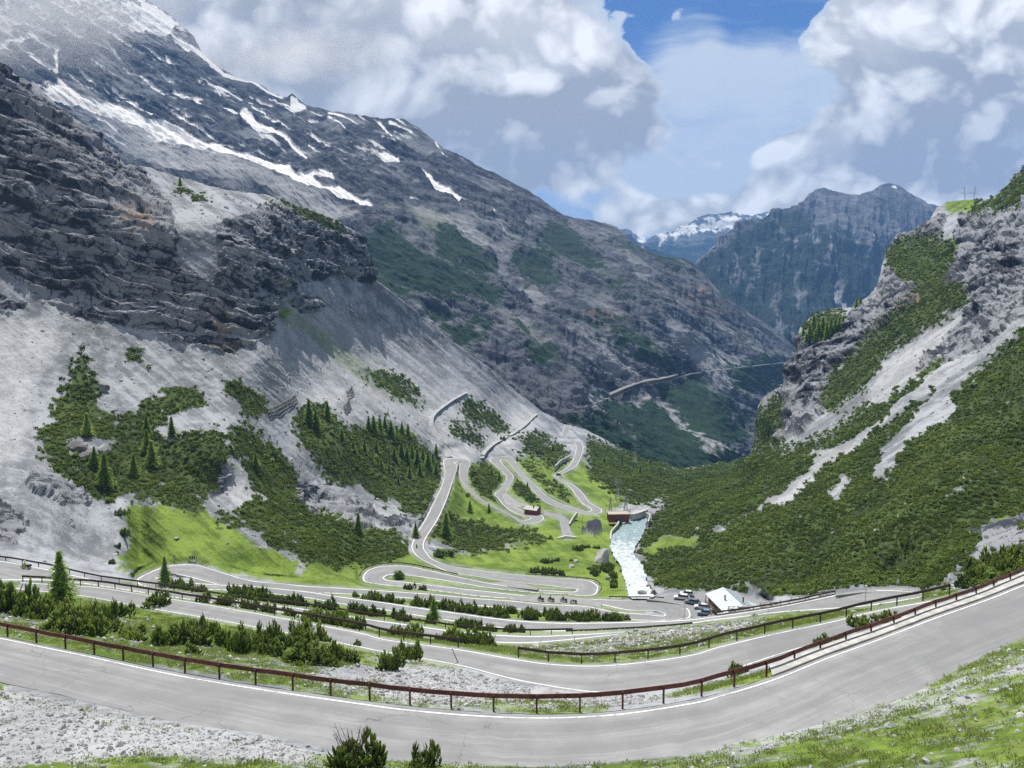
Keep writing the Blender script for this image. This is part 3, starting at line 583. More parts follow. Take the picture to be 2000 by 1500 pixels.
# ------------------------------------------------------------------ the big ridge beyond the spur
C_SIL = [(-200,-230),(-60,-200),(60,-170),(160,-130),(230,-50),(280,-4),(300,10),(330,30),(355,50),(378,72),(388,95),(402,112),(430,132),(455,145),(480,158),(510,168),(535,182),(548,186),(560,190),(571,181),(580,192),(600,206),(640,216),(690,226),(740,232),(790,234),(815,245),(840,268),(870,291),(900,305),(930,322),(960,334),(990,350),(1020,365),(1050,385),(1075,402),(1100,419),(1140,428),(1180,434),(1205,442),(1222,462),(1235,478),(1260,490),(1285,500),(1310,506),(1330,503),(1350,510),(1362,522),(1375,535),(1390,555),(1410,575),(1440,597),(1470,615),(1500,633),(1530,655),(1560,690),(1600,740),(1700,840)]
C_BOT = [(-200,600),(0,600),(300,600),(600,640),(850,820),(1060,950),(1200,1000),(1400,1010),(1500,1010),(1700,1010)]
CPT = [(-200,-230,2900),(280,-4,2700),(0,0,2500),(0,200,2000),(150,200,2050),(300,200,2150),(300,350,1700),(450,300,1900),(600,206,2400),(600,350,1750),(700,450,1450),(740,560,1250),(790,234,2350),(800,400,1700),(960,334,2250),(950,450,1700),(900,560,1350),(850,660,1150),(1100,419,2150),(1080,520,1700),(1050,640,1300),(1000,740,1080),(1222,462,2150),(1200,560,1650),(1180,660,1350),(1130,760,1080),(1140,830,980),(1350,510,2250),(1330,600,1750),(1300,700,1400),(1200,770,1180),(1330,740,1420),(1440,597,2150),(1420,680,1750),(1400,760,1450),(1530,655,2200),(1500,700,1850),(1530,715,1900),(1480,790,1600),(1480,830,1450),(1460,870,1250),(1400,885,1060),(1300,850,1080),(1230,860,1000),(1200,900,950),(1400,940,1000),(1600,740,2000),(1600,900,1500),(600,600,1200),(0,560,1100),(300,560,1050),(850,800,900),(1060,930,850)]
cf = tps_fit([(p[0], p[1]) for p in CPT], np.array([1000/p[2] for p in CPT]), 1e-6)
C_SNOW = raster([
 [(80,185),(105,178),(118,162),(135,175),(150,185),(200,205),(215,200),(260,212),(285,232),(330,240),(380,272),(420,282),(500,310),(560,318),(580,335),(640,340),(660,358),(600,340),(640,365),(690,378),(738,410),(690,395),(640,375),(590,355),(540,340),(480,318),(420,300),(380,292),(320,270),(290,250),(240,235),(180,215),(120,205),(90,195)],
 [(275,5),(300,15),(345,45),(330,70),(300,65),(260,70),(250,55),(275,40)],
 [(735,298),(770,305),(788,322),(750,312)],[(568,185),(600,212),(565,218)]],
 [([(345,75),(375,95),(410,120),(440,145),(490,160),(520,180),(555,190)],5,2),([(340,178),(380,195),(410,212)],3,1),([(420,170),(470,195),(530,222)],4,2),([(475,225),(505,252),(560,275),(600,310)],8,2),([(825,338),(850,365),(895,395)],3,4),([(870,375),(930,408)],3,1),([(160,150),(208,183)],2.5,1),([(0,90),(60,60),(110,85),(115,140)],5,3),([(60,110),(115,150)],3,3),([(800,380),(828,388)],2,1),([(205,90),(245,125)],3,1),([(240,15),(300,35),(370,100)],3,2),([(740,240),(775,275)],3,1),([(640,222),(690,240),(720,262)],2.5,1),([(760,238),(800,262),(815,280)],2.5,1),([(700,228),(735,250)],2,1),([(500,190),(560,225)],2,1),([(600,280),(650,320)],2,1),([(850,275),(862,298)],2,1),([(180,120),(230,160)],2,1),([(320,110),(350,150)],2,1),([(860,300),(885,320)],2,1),([(955,410),(975,440),(990,455)],1.5,1),([(300,112),(330,128)],2,1),([(660,365),(720,400)],2,3),([(600,230),(640,245)],2,1),([(770,260),(790,275)],2,1)], 1)
C_SHRUB = raster([
 [(690,440),(760,450),(800,480),(880,530),(1000,580),(980,592),(880,580),(800,565),(735,545),(715,500)],
 [(840,440),(900,445),(920,480),(980,520),(940,540),(860,500)],
 [(1060,440),(1110,430),(1140,470),(1200,560),(1180,560),(1140,520),(1100,500),(1060,500)],
 [(1010,480),(1060,500),(1100,560),(1060,560),(1000,520)],
 [(1200,450),(1260,490),(1330,502),(1370,535),(1330,520),(1260,505),(1220,490)],
 [(750,550),(800,590),(900,640),(940,670),(900,670),(820,610),(760,580)],
 [(1200,540),(1260,590),(1200,570)],[(1130,830),(1200,850),(1230,880),(1250,860),(1400,905),(1450,880),(1500,1000),(1150,1000)],
 [(1170,780),(1280,790),(1370,880),(1340,900),(1240,850),(1160,800)],[(1290,760),(1350,745),(1470,850),(1400,860)],
 [(1400,600),(1530,655),(1500,640)],[(1420,730),(1540,700),(1530,760),(1460,770)],
 [(940,760),(1040,800),(1100,830),(1000,800)],[(1080,580),(1240,660),(1360,740),(1240,690)],[(980,640),(1080,690),(1180,760),(1060,710)],[(900,620),(960,640),(950,660)]], [], 7)
C_PALE = raster([
 [(1280,640),(1420,720),(1480,790),(1470,790),(1380,730)],[(1130,790),(1200,830),(1400,900),(1380,880),(1230,800),(1160,770)],[(1200,760),(1280,780),(1440,870),(1455,900),(1400,895),(1300,830)],
 [(1380,690),(1440,740),(1530,770),(1500,720),(1430,700)],[(800,400),(920,440),(1000,500),(920,480),(820,440)],[(120,160),(260,230),(420,300),(720,420),(640,430),(480,360),(300,330),(150,230)],
 [(950,470),(1000,540),(1080,600),(1000,560)],[(1120,660),(1240,720),(1280,760),(1200,720)],[(760,480),(860,560),(800,530)]],
 [([(1133,803),(1166,792),(1195,772),(1240,760),(1308,748),(1390,733),(1480,718),(1540,710)],2.5),([(1375,880),(1400,895)],10),([(990,450),(1110,520)],3),([(850,480),(900,560)],3),([(1220,490),(1260,560),(1340,660)],3),([(1240,540),(1300,600)],2),([(790,600),(900,690)],4)], 4)
C_MEAD = raster([[(740,380),(880,430),(860,480),(780,450),(700,400)],[(900,470),(1000,530),(940,520)],[(980,690),(1100,760),(1000,740)]], [], 8)
def c_cover(PX, PY, P, N):
    x, y, z = P[..., 0], P[..., 1], P[..., 2]
    w1 = fbm(PX*0.022, PY*0.03, PX*0+1.5, 5, 0.62)*26; w2 = fbm(PX*0.022, PY*0.03, PX*0+9.5, 5, 0.62)*16
    k = np.where(PY < 430, 0.35, 1.0); wx, wy = PX+w1*k, PY+w2*k
    n = fbm(x/22, y/22, z/16, 4, 0.6); n2 = fbm(x/110, y/110, z/80+4, 4, 0.55)
    a = PX*0.55-PY*0.83; fall = fbm(a*0.045, (PX*0.83+PY*0.55)*0.006, PX*0+2, 5, 0.62)
    shrub = sstep(samp(C_SHRUB, wx, wy)+n*1.0+fall*0.65+0.20*sstep(PY, 430, 620)*(PX > 680), 0.34, 0.62)
    pale = samp(C_PALE, wx, wy)
    s = z+0.45*x+n2*25
    beds = fbm(x/260, y/260, s/11, 4, 0.65)
    rock = sstep(n2*1.2+beds*0.5+0.40-pale*0.7-fall*0.35, 0.05, 0.4)
    hi = sstep(420-PY+n2*70, -40, 120)
    sn = samp(C_SNOW, PX+w1*0.28, PY+w2*0.25)
    sb = (z-0.42*x*0+n2*10)
    strk = fbm((PX*0.5+PY*0.87)*0.012, (PY*0.87-PX*0.5)*0.10, PX*0+4, 5, 0.6)
    zone = sstep(360-PY, 0, 120)*sstep(880-PX, 0, 150)*sstep(PY+w2, 0, 60)
    snow = np.clip(sstep(sn, 0.35, 0.55)+sstep(strk*1.0+n*0.25, 0.18, 0.25)*zone*(1+0*hi), 0, 1)
    top = sstep(90-PY+n*20, 0, 60)*sstep(480-PX, 0, 60); snow = np.maximum(snow, top*sstep(n+strk+0.12, 0, 0.2))
    tone = 0.5+beds*0.75*rock+n*0.18+fall*0.6*(1-rock)-0.1*hi*rock
    mead = samp(C_MEAD, wx, wy)*0.5
    stain = samp(raster_c_stain, wx, wy)*rock*0.5
    return dict(rock=rock*(1-shrub), shrub=shrub*(1-snow), grass=mead*(1-rock), tone=np.clip(tone, 0, 1), snow=snow, pale=np.clip(pale, 0, 1), stain=stain, road=PX*0.0)
raster_c_stain = raster([[(1290,560),(1400,580),(1420,620),(1300,600)],[(1150,600),(1210,600),(1200,650),(1140,640)],[(330,230),(370,230),(370,270)]], [], 8)
def c_disp(PX, PY, P, N, lay):
    x, y, z = P[..., 0], P[..., 1], P[..., 2]
    n2 = fbm(x/110, y/110, z/80+4, 4, 0.55); s = z+0.45*x+n2*25
    bed = np.tanh(fbm(x/300, y/300, s/22, 3, 0.6)*3)
    a = PX*0.55-PY*0.83; gully = fbm(a*0.022, (PX*0.83+PY*0.55)*0.004, PX*0+2, 5, 0.6, True)
    big = fbm(x/260, y/260, z/200, 5, 0.55)
    sm = fbm(x/30, y/30, z/30, 5, 0.62, True)
    joint = fbm(PX*0.06, PY*0.012, PX*0+6, 4, 0.6, True)
    sm = sm-0.4; d = (1-lay['snow']*0.9)*(lay['rock']*(bed*5+sm*4.0+(joint-0.4)*6)+(1-lay['rock'])*sm*1.6)+(gully-0.45)*26+big*30-lay['snow']*2
    f = sstep(PY-sil_y(C_SIL, PX), -1, 40)*0.65+0.35
    return N*(d*f)[..., None]
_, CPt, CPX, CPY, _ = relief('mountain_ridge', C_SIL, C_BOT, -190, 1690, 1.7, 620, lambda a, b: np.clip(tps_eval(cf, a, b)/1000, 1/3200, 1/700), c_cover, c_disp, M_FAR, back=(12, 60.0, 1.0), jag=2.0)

# ------------------------------------------------------------------ distant mountains
def dist_cover(green_line, snow_pts, stripe):
    def fn(PX, PY, P, N):
        x, y, z = P[..., 0], P[..., 1], P[..., 2]
        n = fbm(x/90, y/90, z/60, 5, 0.62); n2 = fbm(x/400, y/400, z/300, 4, 0.55)
        a = fbm(PX*0.045+n2*1.2, PY*0.012, PX*0+3, 5, 0.62)
        gl = np.interp(PX, *zip(*green_line)) if green_line else 9999
        shrub = sstep(PY-gl+n*40+n2*40, -8, 12)*(1-stripe*sstep(a+n*0.4, 0.10, 0.30))
        sn = samp(snow_pts, PX+n*14, PY+n*8) if snow_pts is not None else PX*0
        rock = sstep(n+n2+0.3, 0, 0.5)*(1-shrub)
        pale = sstep(a+n*0.3, 0.15, 0.5)
        return dict(rock=rock, shrub=shrub, grass=PX*0, tone=np.clip(0.5+n*0.6+a*0.3, 0, 1), snow=sstep(sn*0.9+n*0.8+a*1.3-0.38, 0.3, 0.5), pale=pale, stain=PX*0, road=PX*0)
    return fn
def dist_disp(amp):
    def fn(PX, PY, P, N, lay):
        x, y, z = P[..., 0], P[..., 1], P[..., 2]; L = amp*6
        g = fbm(PX*0.03, PY*0.006, PX*0+5, 5, 0.6, True); b = fbm(x/L, y/L, z/L, 5, 0.58, True)
        return N*((g*0.6+b-0.85)*amp*(0.2+0.8*sstep(PY, 350, 460)))[..., None]
    return fn
E_SIL = [(1340,560),(1368,508),(1385,492),(1405,465),(1440,438),(1470,430),(1490,425),(1505,412),(1530,408),(1556,404),(1575,388),(1592,372),(1610,366),(1630,374),(1650,379),(1680,380),(1700,375),(1718,364),(1735,358),(1752,362),(1775,377),(1800,390),(1825,403),(1850,420),(1900,450),(2000,520)]
ept = [(1368,508,3500),(1500,412,4000),(1610,366,4500),(1735,358,4700),(1830,405,4600),(2000,520,4600),(1400,600,3100),(1500,560,3250),(1600,480,3700),(1700,480,3900),(1560,700,2700),(1450,800,2500),(1700,620,3300),(1800,520,4000),(1350,700,2700),(1900,700,3400),(2000,900,3000)]
ef = tps_fit([(p[0], p[1]) for p in ept], np.array([1000/p[2] for p in ept]), 1e-6)
E_SNOW = raster([[(1720,368),(1740,361),(1760,368),(1750,374),(1735,370)],[(1715,372),(1730,378),(1725,382)],[(1790,385),(1820,402),(1815,404)],[(1685,383),(1705,378),(1700,383)],[(1607,372),(1622,380),(1612,378)],[(1812,412),(1822,420),(1815,418)]], [([(1650,385),(1655,390)],2),([(1745,390),(1750,402)],2),([(1550,408),(1556,411)],1.5),([(1690,400),(1692,403)],2)], 1)
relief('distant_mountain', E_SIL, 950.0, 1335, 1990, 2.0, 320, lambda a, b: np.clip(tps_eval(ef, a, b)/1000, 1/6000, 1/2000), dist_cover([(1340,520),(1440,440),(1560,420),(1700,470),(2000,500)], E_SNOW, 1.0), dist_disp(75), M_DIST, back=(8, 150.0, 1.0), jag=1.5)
F_SIL = [(1150,470),(1200,452),(1222,448),(1250,463),(1265,468),(1290,456),(1310,452),(1330,443),(1355,430),(1375,420),(1400,418),(1420,412),(1428,409),(1450,418),(1470,424),(1490,416),(1520,408),(1540,412),(1600,440)]
F_SNOW = raster([[(1200,445),(1250,462),(1290,455),(1330,442),(1428,405),(1480,420),(1600,400),(1600,435),(1470,440),(1430,452),(1390,455),(1340,462),(1300,470),(1260,475),(1200,465)]], [], 4)
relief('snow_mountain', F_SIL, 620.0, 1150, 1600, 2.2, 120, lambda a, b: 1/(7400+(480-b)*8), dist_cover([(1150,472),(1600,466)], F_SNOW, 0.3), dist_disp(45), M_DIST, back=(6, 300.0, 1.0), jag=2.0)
G_SIL = [(1150,440),(1205,448),(1240,470),(1270,482),(1300,492),(1340,506),(1400,530),(1500,560)]
relief('wooded_ridge', G_SIL, 640.0, 1150, 1500, 3.0, 60, lambda a, b: 1/(6200+(500-b)*4), dist_cover([(1150,400),(1500,400)], None, 0.1), dist_disp(60), M_DIST, back=(6, 200.0, 1.0))

# ------------------------------------------------------------------ haze
def haze_box():
    m = bpy.data.materials.new('haze'); m.use_nodes = True; n = m.node_tree.nodes; n.clear()
    v = n.new('ShaderNodeVolumePrincipled'); v.inputs['Color'].default_value = (0.25, 0.52, 1.0, 1); v.inputs['Density'].default_value = 0.000085
    v.inputs['Anisotropy'].default_value = 0.0
    out = n.new('ShaderNodeOutputMaterial'); m.node_tree.links.new(v.outputs[0], out.inputs['Volume'])
    bm = bmesh.new(); bmesh.ops.create_cube(bm, size=1.0)
    x0, x1, y0, y1, z0, z1 = -3900, 5200, -60, 8200, -1800, 1560
    for q in bm.verts: q.co = ((x0+x1)/2+q.co.x*(x1-x0), (y0+y1)/2+q.co.y*(y1-y0), (z0+z1)/2+q.co.z*(z1-z0))
    me = bpy.data.meshes.new('haze'); bm.to_mesh(me); bm.free(); me.materials.append(m)
    o = link(bpy.data.objects.new('haze', me)); tag(o, kind='stuff', label='thin blue haze filling the valley air'); return o
haze_box()

def mist(name, c, size, seed, dens, label):
    m = bpy.data.materials.new(name); m.use_nodes = True; nt = NT(m.node_tree); nt.n.clear()
    o = nt.obj(); sp = nt.new('ShaderNodeSeparateXYZ'); nt.put(sp.inputs[0], o); x_, y_, z_ = (E(nt, sp.outputs[i]) for i in range(3))
    r2 = x_.sq()+y_.sq()+z_.sq(); n_ = nt.noise(o, 2.3, 3, 0.6); 
    d_ = nt.smooth(1.0-r2+(n_-0.5)*2.4, 0.25, 1.1, 0.0, dens)
    v = nt.new('ShaderNodeVolumePrincipled'); v.inputs['Color'].default_value = (1, 1, 1, 1); v.inputs['Anisotropy'].default_value = 0.2; nt.put(v.inputs['Density'], d_)
    out = nt.new('ShaderNodeOutputMaterial'); nt.l.new(v.outputs[0], out.inputs['Volume'])
    bm = bmesh.new(); bmesh.ops.create_icosphere(bm, subdivisions=3, radius=1.25); me = bpy.data.meshes.new(name); bm.to_mesh(me); bm.free(); me.materials.append(m)
    ob = link(bpy.data.objects.new(name, me)); ob.location = c; ob.scale = size; tag(ob, label, kind='stuff'); return ob
mist('mist', tuple(at(60, 30, 2000)), (470, 230, 165), 1, 0.0060, 'white mist wrapped round the snowy summit')
mist('mist', tuple(at(560, 105, 2500)), (520, 200, 105), 2, 0.0045, 'soft cloud resting on the ridge right of the summit')

# ------------------------------------------------------------------ roads
def road_material(name, dark, light):
    m, nt, b = material(name, 0.9, 0.2); o = nt.obj()
    a = nt.noise(o, 0.35, 5, 0.6); c = nt.noise(o, 14.0, 3, 0.7); p = nt.noise(o, 0.09, 3, 0.5)
    col = nt.mix(nt.smooth(a, 0.3, 0.7), dark, light)
    col = nt.mix(nt.smooth(c, 0.3, 0.75)*0.4, col, tuple(q*0.75 for q in dark))
    col = nt.mix(nt.smooth(p, 0.56, 0.60)*0.3, col, tuple(q*0.85 for q in dark))
    ln = nt.attr('lane', 'Vector'); sx = nt.new('ShaderNodeSeparateXYZ'); nt.put(sx.inputs[0], ln); ac, al, wr = (E(nt, sx.outputs[i]) for i in range(3))
    st = nt.noise(nt.xyz(ac*0.9, al*0.035, 0.0), 1.0, 5, 0.65); st2 = nt.noise(nt.xyz(ac*4.0, al*0.10, 3.0), 1.0, 5, 0.7)
    col = nt.mix(nt.smooth(st*0.6+st2*0.4+wr*0.12, 0.40, 0.64)*0.6, col, tuple(q*0.66 for q in dark))
    pt = nt.new('ShaderNodeTexVoronoi', distance='CHEBYCHEV'); nt.put(pt.inputs['Vector'], nt.xyz(ac*0.16, al*0.022, 0.0)); pt.inputs['Scale'].default_value = 1.0
    sp_ = nt.new('ShaderNodeSeparateColor'); nt.l.new(pt.outputs['Color'], sp_.inputs[0]); col = nt.mix(nt.smooth(E(nt, sp_.outputs[0]), 0.70, 0.72)*0.42, col, tuple(q*0.72 for q in dark))
    sp2 = nt.noise(o, 5.0, 4, 0.8); col = nt.mix(nt.smooth(sp2, 0.58, 0.75)*0.5, col, tuple(min(1, q*1.35) for q in light))
    cr = nt.new('ShaderNodeTexVoronoi', feature='DISTANCE_TO_EDGE'); wp = nt.new('ShaderNodeTexNoise'); nt.put(wp.inputs['Vector'], o); wp.inputs['Scale'].default_value = 0.8; wp.inputs['Detail'].default_value = 5; vm = nt.new('ShaderNodeVectorMath', operation='MULTIPLY_ADD'); nt.l.new(wp.outputs['Color'], vm.inputs[0]); vm.inputs[1].default_value = (2.2, 2.2, 0); nt.put(vm.inputs[2], o); nt.l.new(vm.outputs[0], cr.inputs['Vector']); cr.inputs['Scale'].default_value = 0.16
    crk = nt.smooth(E(nt, cr.outputs[0])+(c-0.5)*0.02, 0.005, 0.0); gate = nt.smooth(nt.noise(o, 0.05, 2, 0.5), 0.48, 0.55)
    col = nt.mix(crk*gate*0.8, col, (0.09, 0.09, 0.095))
    nt.put(b.inputs['Base Color'], col); return m
M_ROAD = road_material('asphalt', (0.265, 0.267, 0.268), (0.355, 0.353, 0.348))
M_GRAVEL = road_material('packed_gravel', (0.30, 0.298, 0.29), (0.42, 0.415, 0.40))
def paint_material():
    m, nt, b = material('road_paint', 0.7, 0.2); o = nt.obj(); f = nt.noise(o, 3.0, 6, 0.75); g = nt.noise(o, 0.25, 3, 0.5)
    nt.put(b.inputs['Base Color'], nt.mix(nt.smooth(f+(g-0.5)*0.6, 0.50, 0.68)*0.85, (0.74, 0.74, 0.72), (0.34, 0.34, 0.335))); return m
M_PAINT = paint_material()
M_CONC = simple_mat('concrete', (0.44, 0.43, 0.40), 0.9, 0.16, 0.9)
def strip(A, B, dz, th=0.0):
    n = len(A); A = A+[0, 0, dz]; B = B+[0, 0, dz]; mids = [A+(B-A)*s for s in (0, 0.12, 0.3, 0.5, 0.7, 0.88, 1)]
    rows = ([A-[0, 0, th]] if th else [])+mids+([B-[0, 0, th]] if th else [])
    V = np.stack(rows, 1); R = V.shape[1]; idx = np.arange(n*R).reshape(n, R)
    Fq = np.stack([idx[:-1, :-1], idx[1:, :-1], idx[1:, 1:], idx[:-1, 1:]], -1).reshape(-1, 4)
    return V.reshape(-1, 3), Fq, R
def pl_offset(A, B, d):
    """line parallel to edge A, d metres towards B (negative = away)"""
    v = B-A; L = np.linalg.norm(v, axis=1)[:, None]; return A+v/np.maximum(L, 0.5)*d
def arc(P): return np.concatenate([[0], np.cumsum(np.linalg.norm(np.diff(P, axis=0), axis=1))])
def resample(P, d):
    s = arc(P); n = max(2, int(round(s[-1]/d))+1); t = np.linspace(0, s[-1], n)
    return np.stack([np.interp(t, s, P[:, k]) for k in range(3)], 1)
for nm, lab in (('nearest', 'wide grey asphalt road curving across the bottom of the view'), ('second', 'second grey road below the near one'), ('third', 'third grey road with the yellow clad motorcyclist'), ('fourth', 'long grey road winding through hairpins down to the valley'), ('service', 'short grey service road ending at a white wall'), ('spur', 'grey branch road leading to the small house')):
    A, B, S = ROADS3[nm]
    jn_ = fbm(A[:, 0]/1.3, A[:, 1]/1.3, A[:, 2]*0, 3, 0.6)[:, None]*(0.5 if nm == 'nearest' else 0.3)
    ea, eb = pl_offset(A, B, -0.42+jn_), pl_offset(B, A, -0.42+jn_[::-1])
    V, Fq, R = strip(ea, eb, 0.03, 0.5)
    wear = np.tile(np.array([0, 0, 0.1, 0.7, 0.25, 0.7, 0.1, 0, 0])[:R], len(A))
    wd = np.linalg.norm(B-A, axis=1); al = arc((A+B)/2); fr = np.array([0, 0, 0.12, 0.3, 0.5, 0.7, 0.88, 1, 1])
    lane = np.stack([wd[:, None]*fr[None, :], np.repeat(al[:, None], R, 1), wear.reshape(len(A), R)], -1).reshape(-1, 3)
    ro = mesh_np('road', V, Fq, M_ROAD if nm != 'spur' else M_GRAVEL, False, {'wear': wear})
    va = ro.data.attributes.new('lane', 'FLOAT_VECTOR', 'POINT'); va.data.foreach_set('vector', lane.astype(np.float32).ravel()); tag(ro, lab, kind='structure')
    if nm in ('service', 'spur'): continue
    for e, f in ((A, B), (B, A)):
        if nm == 'nearest' and e is B: continue
        wdt = 0.17 if nm in ('nearest', 'second') else 0.34
        V, Fq, _ = strip(e, pl_offset(e, f, wdt), 0.042)
        mesh_np('edge_line', V, Fq, M_PAINT, False, None, ro)
def flat_poly(name, pts, H, mat, lab, dz=0.02, kind='structure'):
    P3 = at([p[0] for p in pts], [p[1] for p in pts], Y_of(np.array([p[1] for p in pts], float), H))+[0, 0, dz]
    bm = bmesh.new(); vs = [bm.verts.new(p) for p in P3]; f = bm.faces.new(vs)
    if f.normal.z < 0: f.normal_flip()
    r = bmesh.ops.extrude_face_region(bm, geom=[f]); 
    for g in r['geom']:
        if isinstance(g, bmesh.types.BMVert): g.co.z -= 0.5
    bmesh.ops.triangulate(bm, faces=bm.faces[:]); bmesh.ops.recalc_face_normals(bm, faces=bm.faces[:])
    me = bpy.data.meshes.new(name); bm.to_mesh(me); bm.free(); me.materials.append(mat)
    return tag(link(bpy.data.objects.new(name, me)), lab, kind=kind)
for (nm, (fp, fh)), mt, lab in zip(FLATS.items(), (M_ROAD, M_GRAVEL, M_GRAVEL, M_GRAVEL, M_GRAVEL), ('grey parking area beside the metal roofed hut', 'pale roadside layby where motorcycles stand', 'pale gravel turnout outside the right hand bend', 'pale gravel yard around the metal roofed hut', 'narrow pale gravel verge above the middle road')):
    flat_poly(nm, fp, fh, mt, lab, 0.012)

# ------------------------------------------------------------------ mesh collector
class MB:
    def __init__(s): s.v = []; s.f = []
    def add(s, V, Fs):
        k = len(s.v); s.v += [tuple(map(float, p)) for p in V]; s.f += [tuple(int(i)+k for i in f) for f in Fs]
    def box(s, c, d, rz=0.0, R=None, taper=1.0):
        c = np.array(c, float); hx, hy, hz = [q/2 for q in d]
        P = np.array([(x*(taper if z > 0 else 1), y*(taper if z > 0 else 1), z) for z in (-hz, hz) for x, y in ((-hx, -hy), (hx, -hy), (hx, hy), (-hx, hy))])
        if rz: c_, s_ = math.cos(rz), math.sin(rz); P = np.stack([P[:, 0]*c_-P[:, 1]*s_, P[:, 0]*s_+P[:, 1]*c_, P[:, 2]], 1)
        if R is not None: P = P@np.array(R).T
        s.add(P+c, [(3, 2, 1, 0), (4, 5, 6, 7), (0, 1, 5, 4), (1, 2, 6, 5), (2, 3, 7, 6), (3, 0, 4, 7)])
    def tube(s, pts, r, n=6, cap=True):
        pts = np.array(pts, float); r = np.broadcast_to(np.array(r, float), (len(pts),)); rings = []
        for i, p in enumerate(pts):
            t = pts[min(i+1, len(pts)-1)]-pts[max(i-1, 0)]; t = t/(np.linalg.norm(t)+1e-9)
            a = np.cross(t, (0, 0, 1.0)) if abs(t[2]) < 0.95 else np.cross(t, (1.0, 0, 0)); a /= np.linalg.norm(a); b = np.cross(t, a)
            rings.append([p+r[i]*(a*math.cos(q)+b*math.sin(q)) for q in np.arange(n)*2*math.pi/n])
        V = np.array(rings).reshape(-1, 3); m = len(pts)
        Fs = [(i*n+j, i*n+(j+1) % n, (i+1)*n+(j+1) % n, (i+1)*n+j) for i in range(m-1) for j in range(n)]
        if cap: Fs += [tuple(range(n-1, -1, -1)), tuple((m-1)*n+j for j in range(n))]
        s.add(V, Fs)
    def build(s, name, mat, parent=None, smooth=False, bevel=0.0):
        me = bpy.data.meshes.new(name); me.from_pydata(s.v, [], s.f); me.update()
        if smooth: me.polygons.foreach_set('use_smooth', [True]*len(me.polygons))
        if mat is not None: me.materials.append(mat)
        o = link(bpy.data.objects.new(name, me), parent)
        if bevel: md = o.modifiers.new('bevel', 'BEVEL'); md.width = bevel; md.segments = 2
        return o
def empty(name, loc, label, cat, group=None, rz=0.0):
    o = bpy.data.objects.new(name, None); o.empty_display_size = 0.5; link(o); o.location = loc; o.rotation_euler = (0, 0, rz)
    return tag(o, label, cat, group)
def copy_tree(o, parent=None):
    c = o.copy(); SC.collection.objects.link(c); c.parent = parent
    for ch in KIDS.get(o.name, []): copy_tree(ch, c)
    return c
KIDS = {}
def note_kids(root):
    KIDS[root.name] = [o for o in SC.collection.objects if o.parent is root]
    for k in KIDS[root.name]: note_kids(k) if any(q.parent is k for q in SC.collection.objects) else None

# ------------------------------------------------------------------ guard rails along the roads
M_RAIL = None
def rail_material(name, c1, c2):
    m, nt, b = material(name, 0.55, 0.4); o = nt.obj()
    f = nt.noise(o, 2.5, 5, 0.65); g = nt.noise(o, 0.12, 3, 0.5)
    nt.put(b.inputs['Base Color'], nt.mix(nt.smooth(f+(g-0.5)*0.8, 0.35, 0.7), c1, c2)); b.inputs['Metallic'].default_value = 0.15
    return m
M_RAIL1 = rail_material('rusty_red_steel', (0.075, 0.022, 0.018), (0.16, 0.05, 0.032))
M_RAIL2 = rail_material('dark_brown_steel', (0.045, 0.026, 0.022), (0.09, 0.05, 0.038))
def edge_sub(nm, edge, p0, p1):
    A, B, S = ROADS3[nm]; c = (0, 1) if edge == 'A' else (2, 3)
    d0 = np.hypot(S[:, c[0]]-p0[0], S[:, c[1]]-p0[1]).argmin(); d1 = np.hypot(S[:, c[0]]-p1[0], S[:, c[1]]-p1[1]).argmin()
    i, j = min(d0, d1), max(d0, d1)+1
    return (A[i:j], B[i:j]) if edge == 'A' else (B[i:j], A[i:j])
def guardrail(path, label, mat, gap=4.0, h=0.84, beam=0.36, group='guard rails along the hairpin roads'):
    P = resample(path, gap/2); n = len(P)
    bumps = np.array([random.uniform(-0.03, 0.03) for _ in range(n)]); P = P+np.stack([bumps*0, bumps, bumps*0.7], 1)
    root = empty('guardrail', P[0], label, 'guard rail', group); off = P[0]
    T = np.gradient(P, axis=0); T[:, 2] = 0; T /= np.linalg.norm(T, axis=1)[:, None]; Nn = np.stack([-T[:, 1], T[:, 0], T[:, 0]*0], 1)
    prof = [(0.0, 0), (0.06, 0.06), (0.12, 0.0), (0.18, -0.02), (0.24, 0.0), (0.30, 0.06), (beam, 0.0), (beam, -0.05), (0, -0.05)]
    V = np.stack([P-off+[0, 0, h-beam+a]+Nn*(b+0.06) for a, b in prof], 1); R = len(prof); idx = np.arange(n*R).reshape(n, R)
    Fs = [(idx[i, k], idx[i+1, k], idx[i+1, (k+1) % R], idx[i, (k+1) % R]) for i in range(n-1) for k in range(R)]
    Fs += [tuple(idx[0]), tuple(idx[-1][::-1])]
    m = MB(); m.add(V.reshape(-1, 3), Fs); m.build('beam', mat, root)
    post0 = None; PP = P[::2][:100]
    for i, p in enumerate(PP):
        if post0 is None:
            q = MB(); q.box((0, 0, (h-0.08-0.7)/2), (0.13, 0.10, h+0.62)); q.box((0, 0.0, h-0.17), (0.18, 0.16, 0.2)); post0 = q.build('post', mat, root); o = post0
        else: o = post0.copy(); SC.collection.objects.link(o); o.parent = root
        o.location = p-off; o.rotation_euler = (0, 0, math.atan2(T[min(2*i, n-1), 1], T[min(2*i, n-1), 0]))
    return root
random.seed(3)
def rail_on(nm, edge, p0, p1, off, label, mat, **k):
    a, b = edge_sub(nm, edge, p0, p1); guardrail(pl_offset(a, b, -off), label, mat, **k)
rail_on('nearest', 'A', (-600, 1222), (2600, 1094), 1.75, 'long rusty red guard rail beside the nearest road', M_RAIL1, gap=3.2)
rail_on('second', 'A', (20, 1138), (905, 1270), 1.5, 'brown guard rail along the second road ending at a tapered post', M_RAIL2)
